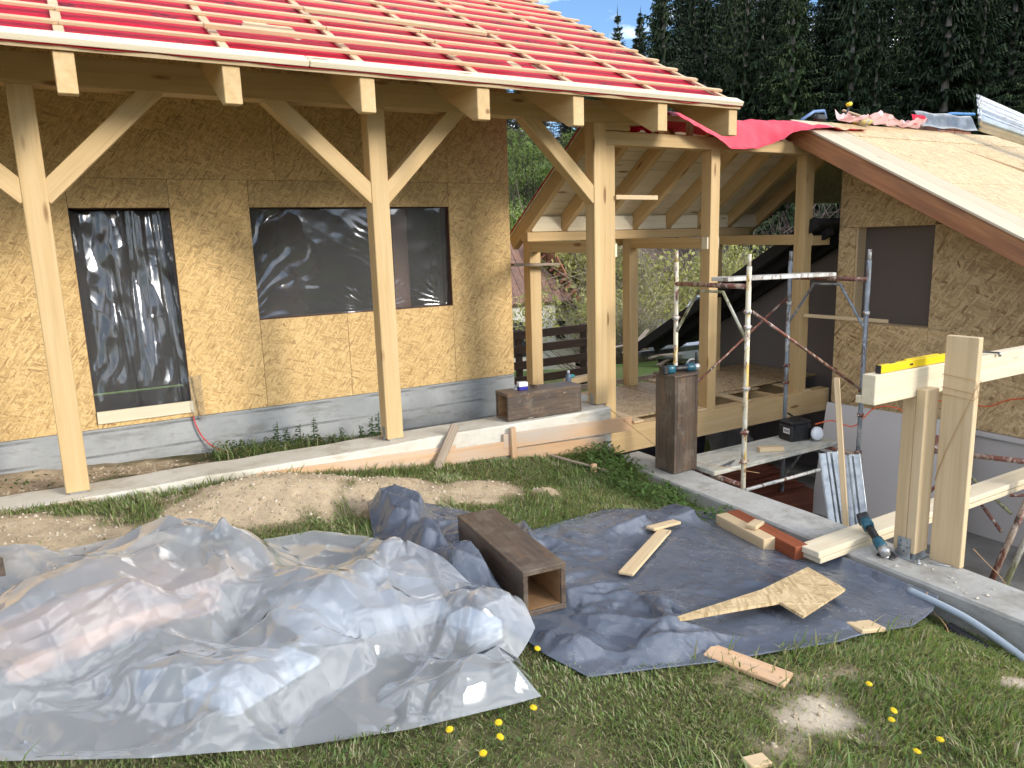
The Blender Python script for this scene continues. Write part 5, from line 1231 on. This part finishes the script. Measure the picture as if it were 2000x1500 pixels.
def dandelion(x, y, h, tx, ty, lab, R=.016):
    z = float(gz(np.array(x), np.array(y)))
    o = thing('dandelion', 'yellow dandelion ' + lab, 'flower', (x, y, z), 'dandelions in the lawn')
    tube('stem', [(x, y, z - .01), (x, y, z + h)], .0022, STEM, o, 5)
    V, F = [], []
    c = Vector((x, y, z + h)); T = Euler((tx, ty, 0)).to_matrix()
    for ring, (n, rr, up) in enumerate(((22, R, .002), (18, R * .75, .005), (12, R * .45, .008))):
        for k in range(n):
            a = 2 * math.pi * (k + .5 * ring) / n; d = Vector((math.cos(a), math.sin(a), 0)); w = Vector((-math.sin(a), math.cos(a), 0)) * R * .13
            b = len(V); V += [c + T @ (d * .001 + Vector((0, 0, up * .3))), c + T @ (d * rr * .6 + w + Vector((0, 0, up))), c + T @ (d * rr + Vector((0, 0, up * .8 - .001))), c + T @ (d * rr * .6 - w + Vector((0, 0, up)))]; F.append((b, b + 1, b + 2, b + 3))
    obj('flower_head', mesh(V, F), YEL, None, o)
for (x, y, h, lab) in [(.979, 2.196, .05, 'leftmost, just in front of the clear plastic'), (1.157, 2.154, .055, 'largest and upper one of the pair below the clear plastic corner'), (1.13, 2.096, .04, 'lower one of the pair below the clear plastic corner'),
                       (1.037, 2.052, .04, 'nearest the bottom edge of the picture, left of centre'), (1.324, 2.18, .05, 'right at the front corner of the clear plastic'), (1.572, 2.54, .05, 'in the gap between clear plastic and tarp'),
                       (2.721, 1.722, .04, 'standing alone in the lawn right of the bare patch'), (2.619, 1.546, .05, 'upper one of the pair right of the bare patch'), (2.581, 1.53, .03, 'lower one of the pair right of the bare patch'),
                       (2.455, 1.352, .04, 'at the bottom edge, left one of two on the right'), (2.62, 1.36, .04, 'at the bottom edge, right one of two on the right')]:
    dandelion(x, y, h, random.uniform(.1, .5), random.uniform(-.3, .3), lab)

# ================================================================== BACKGROUND
def needles():
    t = NT('spruce_needles'); g = t.n('NewGeometry').outputs['Random Per Island']; r = t.n('ObjectInfo').outputs['Random']
    c = t.ramp(g, [(0, (.016, .030, .017)), (.6, (.036, .058, .028)), (1, (.075, .098, .045))])
    c = t.mix(1.0, c, t.ramp(r, [(0, (.45, .5, .5)), (.6, (1, 1, 1)), (1, (1.7, 1.6, 1.3))]), 'MULTIPLY')
    t.p(Base_Color=c, Roughness=.7); t.b.inputs['Specular IOR Level'].default_value = .2; return t.m
NEED = needles(); BARK = plain('spruce_bark', (.12, .10, .085), .9, var=.3, vs=3, c2=(.20, .18, .16))
def spruce_mesh(seed, h=20.0, R=3.3, start=.10, levels=36, dens=1.0):
    r = np.random.default_rng(seed); T = []
    for k in range(levels):
        f = start + (1 - start) * ((k + r.uniform(-.3, .3)) / levels); f = min(max(f, .02), .985); z = f * h
        Lb = R * (1 - f) ** .95 * r.uniform(.75, 1.15) * 1.08 + .10
        nb = int((7 + 6 * (1 - f)) * dens)
        for q in range(nb):
            a = 2 * math.pi * (q + r.uniform(-.3, .3)) / nb + k * 2.4; L = Lb * r.uniform(.6, 1.12)
            d = np.array([math.cos(a), math.sin(a), 0]); side = np.array([-math.sin(a), math.cos(a), 0]); rise = .25 - .75 * (1 - f)
            m = max(5, int(L * 5.0))
            for i in range(1, m + 1):
                u = i / m; p = d * L * u + np.array([0, 0, z + L * (rise * u - .18 * u * u + .22 * u ** 3)])
                s = (.42 + .26 * (1 - u)) * (.55 + .45 * L / R) * r.uniform(.7, 1.25)
                for sg in (-1, 1):
                    tip = p + (side * sg * .75 + d * .5) * s * r.uniform(.7, 1.2) - np.array([0, 0, s * r.uniform(.1, .7)])
                    w = d * s * .26
                    T.append((p - w, p + w, tip))
                T.append((p - side * s * .26, p + side * s * .26, p + d * s * .3 - np.array([0, 0, s * r.uniform(.7, 1.3)])))
    for q in range(5): T.append((np.array([-.08, 0, h * .97]), np.array([.08, .03, h * .97]), np.array([0, 0, h * 1.03])))
    V = np.array(T).reshape(-1, 3); return trimesh(V, np.arange(len(V)).reshape(-1, 3))
SPR = [spruce_mesh(1, R=4.2), spruce_mesh(2, R=3.6, start=.06), spruce_mesh(3, R=4.8, start=.14, dens=1.0), spruce_mesh(4, R=2.9, start=.42, levels=24), spruce_mesh(5, R=4.0, start=.04, levels=40)]
for m_ in SPR: m_.materials.append(NEED)
V, F = tubemesh([(0, 0, -1), (0, 0, 8), (.1, 0, 15), (0, 0, 19.6)], [.26, .19, .10, .03], 7); TRK = mesh(V, F); TRK.materials.append(BARK)
def spruce(k, x, y, h, var):
    z = float(tz(np.array(x), np.array(y))); s = h / 20.0
    o = thing('spruce_tree', 'dark spruce in the forest on the hillside', 'tree', (x, y, z), 'spruces of the hillside forest')
    M = Matrix.Translation((x, y, z)) @ Matrix.Rotation(random.uniform(0, 6.28), 4, 'Z') @ Matrix.Diagonal((s * random.uniform(.85, 1.15), s * random.uniform(.85, 1.15), s, 1))
    obj('crown', SPR[var], None, M, o); obj('trunk', TRK, None, M, o)
rt = random.Random(21)
def elmax(az):
    return float(np.interp(az, [20, 30, 35.5, 36.8, 37.6, 38.6, 39.6, 40.4, 41.5, 50, 70], [15.5, 15.5, 13.2, 13.8, 12, 13.8, 13, 16.5, 20, 22, 22]))
cnt = 0
for row, (r0, r1, st_) in enumerate([(57, 60, 2.3), (62, 67, 1.9), (70, 77, 1.9), (82, 94, 1.5), (97, 108, 1.5)]):
    az = 27.0 if row else 35.0
    while az < 72:
        a = az + rt.uniform(-.8, .8); R_ = rt.uniform(r0, r1) - (4 if a > 50 and row == 0 else 0); x, y = R_ * math.sin(rad(a)), R_ * math.cos(rad(a)); z = float(tz(np.array(x), np.array(y)))
        hmax = 1.55 + R_ * math.tan(rad(elmax(a) * (1 - .04 * rt.random()))) - z
        h = min(rt.uniform(15, 24), hmax)
        if a < 36.3 and R_ < 86: az += st_; continue
        if h > 4: spruce(cnt, x, y, h, rt.choice([0, 1, 2, 3, 4, 0, 4] if row else [0, 1, 2, 3, 3, 4])); cnt += 1
        az += st_ * rt.uniform(.75, 1.25)
for (a, R_, h) in [(36.9, 66, 0), (38.65, 64, 0)]:
    x, y = R_ * math.sin(rad(a)), R_ * math.cos(rad(a)); spruce(0, x, y, 1.55 + R_ * math.tan(rad(14.8 if a < 37.5 else 15.6)) - float(tz(np.array(x), np.array(y))), 4)
# shrubs
def shrub_mesh(seed, n, R, H, leaf, twigs, dens_top=1.0):
    r = np.random.default_rng(seed); lobes = [(r.normal(0, R * .38), r.normal(0, R * .38), H * r.uniform(.35, .8), R * r.uniform(.35, .6)) for k in range(9)]
    c = np.array(lobes)[r.integers(0, 9, n)]; d = r.normal(0, 1, (n, 3)); d /= np.linalg.norm(d, axis=1)[:, None]
    p = c[:, :3] + d * (c[:, 3:4] * (r.random((n, 1)) ** .4)) * np.array([1, 1, H / R * .5 if H > R else 1]); p[:, 2] = np.abs(p[:, 2])
    u = r.normal(0, 1, (n, 3)); u /= np.linalg.norm(u, axis=1)[:, None]; w = np.cross(u, r.normal(0, 1, (n, 3))); w /= np.linalg.norm(w, axis=1)[:, None]; s = leaf * r.uniform(.6, 1.3, (n, 1))
    V = np.stack([p - u * s, p + w * s * .5, p + u * s, p - w * s * .5], 1).reshape(-1, 3); lv = trimesh(V, np.arange(4 * n).reshape(-1, 4))
    T = []
    for k in range(twigs):
        l = lobes[r.integers(0, 9)]; a = np.array([r.normal(0, R * .08), r.normal(0, R * .08), 0]); e = np.array(l[:3]) + r.normal(0, 1, 3) * l[3] * .8; e[2] = abs(e[2]) + .3; mdl = (a + e) / 2 + r.normal(0, .10 * R, 3)
        for (p0, p1, w0, w1) in ((a, mdl, .018, .011), (mdl, e, .011, .004)):
            t = p1 - p0; s1 = np.cross(t, [0, 0, 1.0]) + 1e-6; s1 /= np.linalg.norm(s1); s2 = np.cross(t, s1); s2 /= np.linalg.norm(s2)
            for sd in (s1, s2): T += [p0 - sd * w0 * R * .5, p0 + sd * w0 * R * .5, p1 + sd * w1 * R * .5, p1 - sd * w1 * R * .5]
        for q in range(4):
            b0 = mdl + (e - mdl) * r.random(); b1 = b0 + r.normal(0, .28 * R, 3) + np.array([0, 0, .1 * R]); sd = r.normal(0, 1, 3); sd /= np.linalg.norm(sd); T += [b0 - sd * .004 * R, b0 + sd * .004 * R, b1 + sd * .0015 * R, b1 - sd * .0015 * R]
    tw = trimesh(np.array(T), np.arange(len(T)).reshape(-1, 4)); return lv, tw
def leafcol(name, a, b, c):
    t = NT(name); g = t.n('NewGeometry').outputs['Random Per Island']
    col = t.ramp(g, [(0, a), (.5, b), (1, c)]); t.p(Base_Color=col, Roughness=.6)
    ms = t.n('MixShader', {0: .35, 1: t.b.outputs[0], 2: t.n('BsdfTranslucent', {'Color': col}).outputs[0]}); t.set(t.out.inputs[0], ms); return t.m
WILLOW = leafcol('spring_willow_leaves', (.17, .25, .05), (.30, .40, .09), (.42, .50, .16)); BUSHY = leafcol('yellow_green_leaves', (.20, .21, .05), (.33, .33, .09), (.45, .44, .17)); TWIG = plain('grey_twigs', (.32, .27, .20), .9, var=.3); DKTWIG = plain('brown_twigs', (.10, .075, .06), .9, var=.3)
def shrub(label, x, y, z, lv, tw, lm, tm, sc, group):
    o = thing('shrub', label, 'shrub', (x, y, z), group); M = Matrix.Translation((x, y, z)) @ Matrix.Rotation(random.uniform(0, 6.28), 4, 'Z') @ Matrix.Diagonal((sc, sc, sc * random.uniform(.9, 1.15), 1))
    a = obj('foliage', lv, None, M, o); b = obj('branches', tw, None, M, o)
    for q, mm in ((a, lm), (b, tm)):
        if not q.data.materials: q.data.materials.append(mm)
A1 = shrub_mesh(1, 6000, 2.0, 2.6, .07, 60); A2 = shrub_mesh(2, 6000, 2.2, 2.3, .07, 60); B1 = shrub_mesh(3, 5500, 1.7, 3.0, .055, 120); B2 = shrub_mesh(4, 4200, 1.6, 2.8, .05, 140); B3 = shrub_mesh(6, 1500, 1.5, 2.4, .045, 220)
for k, (a, R_, s) in enumerate([(28.6, 62, 1.7), (30.3, 60, 1.6), (31.9, 63, 1.7), (33.5, 61, 1.6), (35.0, 63, 1.7), (29.4, 70, 1.9), (31.0, 71, 2.0), (32.7, 70, 1.9), (34.3, 72, 1.9), (30.2, 79, 2.0), (31.6, 81, 2.1), (33.1, 80, 2.0), (34.8, 79, 1.9), (32.4, 85, 2.0), (30.9, 85, 2.0)]):
    x, y = R_ * math.sin(rad(a)), R_ * math.cos(rad(a)); z = float(tz(np.array(x), np.array(y))) - .2
    shrub('bright green willow shrub on the slope below the forest', x, y, z, *(A1 if k % 2 else A2), WILLOW, DKTWIG, s * 1.15, 'willow shrubs on the slope')
for k, (a, R_, s) in enumerate([(33.0, 33, 1.6), (35.3, 32, 1.7), (39.2, 18, .5), (37.6, 30, 1.8), (38.0, 22, .9), (38.6, 20, .6), (39.6, 31, 1.4), (38.4, 26, 1.0), (40.6, 19, .6), (44.6, 33, 1.5), (46.4, 31, 1.5), (42.6, 21, .55), (38.9, 17.5, .6), (41.6, 17, .45)]):
    x, y = R_ * math.sin(rad(a)), R_ * math.cos(rad(a)); z = float(tz(np.array(x), np.array(y))) - .1
    m2 = B3 if k in (2, 5, 8, 11, 12, 13) else (B1, B2)[k % 2]
    shrub('twiggy yellow green bush in the gardens beyond the gallery', x, y, z, *m2, BUSHY, TWIG, s * 1.15, 'garden bushes beyond the gallery')
for (a, R_, s) in [(43.5, 50, 1.2), (52.0, 49, 1.6), (53.5, 50, 1.3), (45.5, 52, 1.2)]:
    x, y = R_ * math.sin(rad(a)), R_ * math.cos(rad(a)); z = float(tz(np.array(x), np.array(y)))
    lv, tw = shrub_mesh(int(a * 10), 30, 2.0, 4.5, .05, 160)
    shrub('bare brownish bush at the forest edge', x, y, z, lv, tw, BUSHY, plain('bare_bush', (.17, .12, .11), .9), s, 'bare bushes at the forest edge')
# dark plank fence
fn = thing('plank_fence', 'dark brown plank fence behind the gallery posts', 'fence', (6, 9.5, -.7))
for z in (-.50, -.27, -.03, .19): beam('plank', (4.6, 9.52, z - .02), (6.95, 9.5, z), .03, .125, DARKW, fn)
for x in (5.15, 5.72, 6.92): beam('fence_post', (x, 9.55, -.95), (x, 9.55, .26), .09, .07, DARKW, fn, (0, -1, 0))
for k in range(5): beam('plank', (4.62 + .105 * k, 9.47, -.8), (4.62 + .105 * k, 9.47, .42 + .03 * (k % 2)), .098, .022, DARKW, fn, (0, -1, 0))
# neighbours' houses
TILE = plain('roof_tile_brown', (.22, .12, .085), .85, c2=(.14, .085, .07), vs=5); TILER = plain('ridge_tile_red', (.46, .20, .13), .8, var=.25); WHITEW = plain('white_house_wall', (.66, .63, .55), .9, var=.1, vs=1.5); PALEW = plain('pale_green_wall', (.40, .42, .38), .9, var=.08, vs=.6); GLASS = plain('dark_window', (.03, .035, .04), .1); GREYR = plain('grey_roof', (.10, .10, .115), .7, var=.3, vs=4); BRNR = plain('brown_roof', (.17, .11, .095), .8, c2=(.12, .08, .075), vs=3)
wh = thing('white_cottage', 'small white cottage with brown tiled roof beyond the fence', 'house', (15, 24, -3))
block('wall', (10.2, 23.2, -4.2), (15.55, 27, -.65), WHITEW, wh, .02); block('wall', (15.5, 24.0, -4.2), (17.0, 26.5, -1.0), WHITEW, wh, .02)
tdn = Vector((0, .62, .78)).normalized()
for r_ in range(12):
    for c_ in range(16):
        slab('roof_tile', Vector((10.6 + c_ * .34, 22.85, -.62)) + tdn * (r_ * .235) + Vector((.0, -.012, .0)), ex, (tdn + Vector((0, -.04, .03))).normalized(), .32, .27, .03, TILE, wh, 0)
slab('roof', (10.4, 22.9, -.68), ex, tdn, 5.7, 2.95, .05, TILE, wh); sdn = Vector((-.5, 0, .85)).normalized()
slab('roof_hip', (16.5, 22.95, -.72), (-.0, 1, 0), sdn, 4.0, 2.6, .05, TILER, wh)
for k in range(11): tilted('ridge_tile', Vector((16.35, 22.85, -.55)) + Vector((-1.15, .95, 1.75)) * (k / 10) * 1.25, (.16, .30, .10), 40, -35, 0, TILER, wh, .03)
block('window', (13.4, 23.15, -2.6), (14.4, 23.21, -1.3), GLASS, wh, .01); block('window_arch', (13.2, 23.13, -2.75), (13.38, 23.22, -1.2), plain('grey_trim', (.25, .25, .25), .8), wh, .01); block('window', (16.0, 23.95, -2.2), (16.5, 24.01, -1.5), GLASS, wh, .01); block('chimney', (13.0, 25.0, 1.0), (13.6, 25.6, 2.6), WHITEW, wh, .02)
ph_ = thing('pale_house', 'pale grey green house with brown roof half hidden by bushes', 'house', (34, 38, -6))
block('wall', (27, 38, -8), (39.5, 44, -1.8), PALEW, ph_, .05)
for x in (29.2, 32.6, 36.0): w_ = block('window', (x, 37.93, -4.6), (x + 1.2, 38.01, -3.1), GLASS, ph_, .02); block('window_frame', (x - .12, 37.95, -4.75), (x, 38.02, -2.95), WHITEP, w_, .01)
slab('roof', (26.4, 37.2, -2.0), ex, Vector((0, .75, .62)), 13.8, 5.2, .12, BRNR, ph_); slab('roof', (26.4, 45, -2.0), ex, Vector((0, -.75, .62)), 13.8, 5.2, .12, BRNR, ph_)
gh = thing('grey_roof_house', 'house with grey slate roof seen above the black verge', 'house', (43, 38, -5))
block('wall', (39.8, 35.5, -8), (50, 40, -1.9), plain('dull_wall', (.20, .17, .16), .9), gh, .05); slab('roof', (39.2, 34.8, -2.0), ex, Vector((0, .8, .62)), 11.4, 5.0, .12, GREYR, gh); block('skylight', (44.5, 35.9, -.95), (45.6, 36.2, -.55), WHITEP, gh, .02)
# parked cars
def car(label, x, y, z, rz, mat, L=4.1):
    o = thing('parked_car', label, 'car', (x, y, z), 'cars parked behind the yard'); M = Matrix.Translation((x, y, z)) @ Matrix.Rotation(rz, 4, 'Z')
    prof = [(-2.05, .30), (-2.08, .62), (-1.95, .86), (-1.55, .98), (-.95, 1.42), (.35, 1.47), (.95, 1.05), (1.75, .92), (2.02, .72), (2.05, .32)]
    R = M @ Matrix(((1, 0, 0, 0), (0, 0, 1, -.85), (0, 1, 0, 0), (0, 0, 0, 1)))
    b = prism('body', prof, 1.7, mat, R, o, .07)
    for s in (-1, 1):
        Rg = M @ Matrix(((1, 0, 0, 0), (0, 0, 1, .845 if s > 0 else -.875), (0, 1, 0, 0), (0, 0, 0, 1)))
        prism('side_window', [(-1.38, .98), (-.9, 1.36), (-.32, 1.40), (-.32, .98)], .03, GLASS, Rg, o, .005); prism('side_window', [(-.26, .98), (-.26, 1.40), (.32, 1.39), (.82, 1.03)], .03, GLASS, Rg, o, .005)
        for xw in (-1.3, 1.28):
            w_ = lathe('wheel', [(.10, -.1), (.31, -.1), (.32, -.07), (.32, .07), (.31, .1), (.10, .1)], BLKMESH, M @ Matrix.Translation((xw, s * .80, .32)) @ Matrix.Rotation(rad(90), 4, 'X'), o, 22)
            lathe('rim', [(.05, -.115), (.19, -.112), (.20, -.1), (.20, .1), (.19, .112), (.05, .115)], STEEL, M @ Matrix.Translation((xw, s * .80, .32)) @ Matrix.Rotation(rad(90), 4, 'X'), w_, 18)
        obj('headlight', boxmesh((1.82, s * .6 - .16, .64), (2.0, s * .6 + .16, .78), .03), SHINY, M, o); obj('mirror', boxmesh((.60, s * .9 - .09, 1.0), (.72, s * .9 + .09, 1.12), .03), mat, M, o)
    prism('windscreen', [(.42, 1.45), (.98, 1.06), (1.01, 1.06), (.47, 1.46)], 1.4, GLASS, M @ Matrix(((1, 0, 0, 0), (0, 0, 1, -.7), (0, 1, 0, 0), (0, 0, 0, 1))), o)
    return o
SILV = plain('silver_car_paint', (.50, .54, .60), .25, .5, var=.03); GREYC = plain('grey_car_paint', (.22, .22, .25), .3, .4, var=.05)
car('silver car parked under the black roof edge', 12.1, 11.2, -1.16, rad(195), SILV); car('dull grey car parked left of the silver car', 15.0, 16.6, -2.35, rad(-20), GREYC)
# planks and sticks in the yard
jp = thing('plank_heap', 'heap of old planks and sticks in the back yard', 'planks', (9.5, 11, -1))
rj = random.Random(3)
for k in range(16):
    x, y = 9.0 + rj.uniform(-.6, 1.4), 11.2 + rj.uniform(-.5, .9); a = rj.uniform(-.6, .8); l = rj.uniform(.4, 1.3); z = -.98 + .03 * k + rj.uniform(0, .05)
    beam('old_plank', (x, y, z), (x + l * math.cos(a), y + l * math.sin(a), z + rj.uniform(-.1, .25)), rj.uniform(.03, .14), .025, OLDW, jp)
for k, (x0, y0, x1, y1, z) in enumerate([(5, 30, 60, 27, 1.6), (5, 30, 60, 27, 1.1)]):
    tag(tube('power_line', [(x0 + (x1 - x0) * t / 10, y0 + (y1 - y0) * t / 10, z - .5 * (1 - ((t - 5) / 5) ** 2) + .3) for t in range(11)], .018, TOOLBLK, None, 4), 'thin black overhead wire across the valley, %s one' % ('upper', 'lower')[k], 'wire')
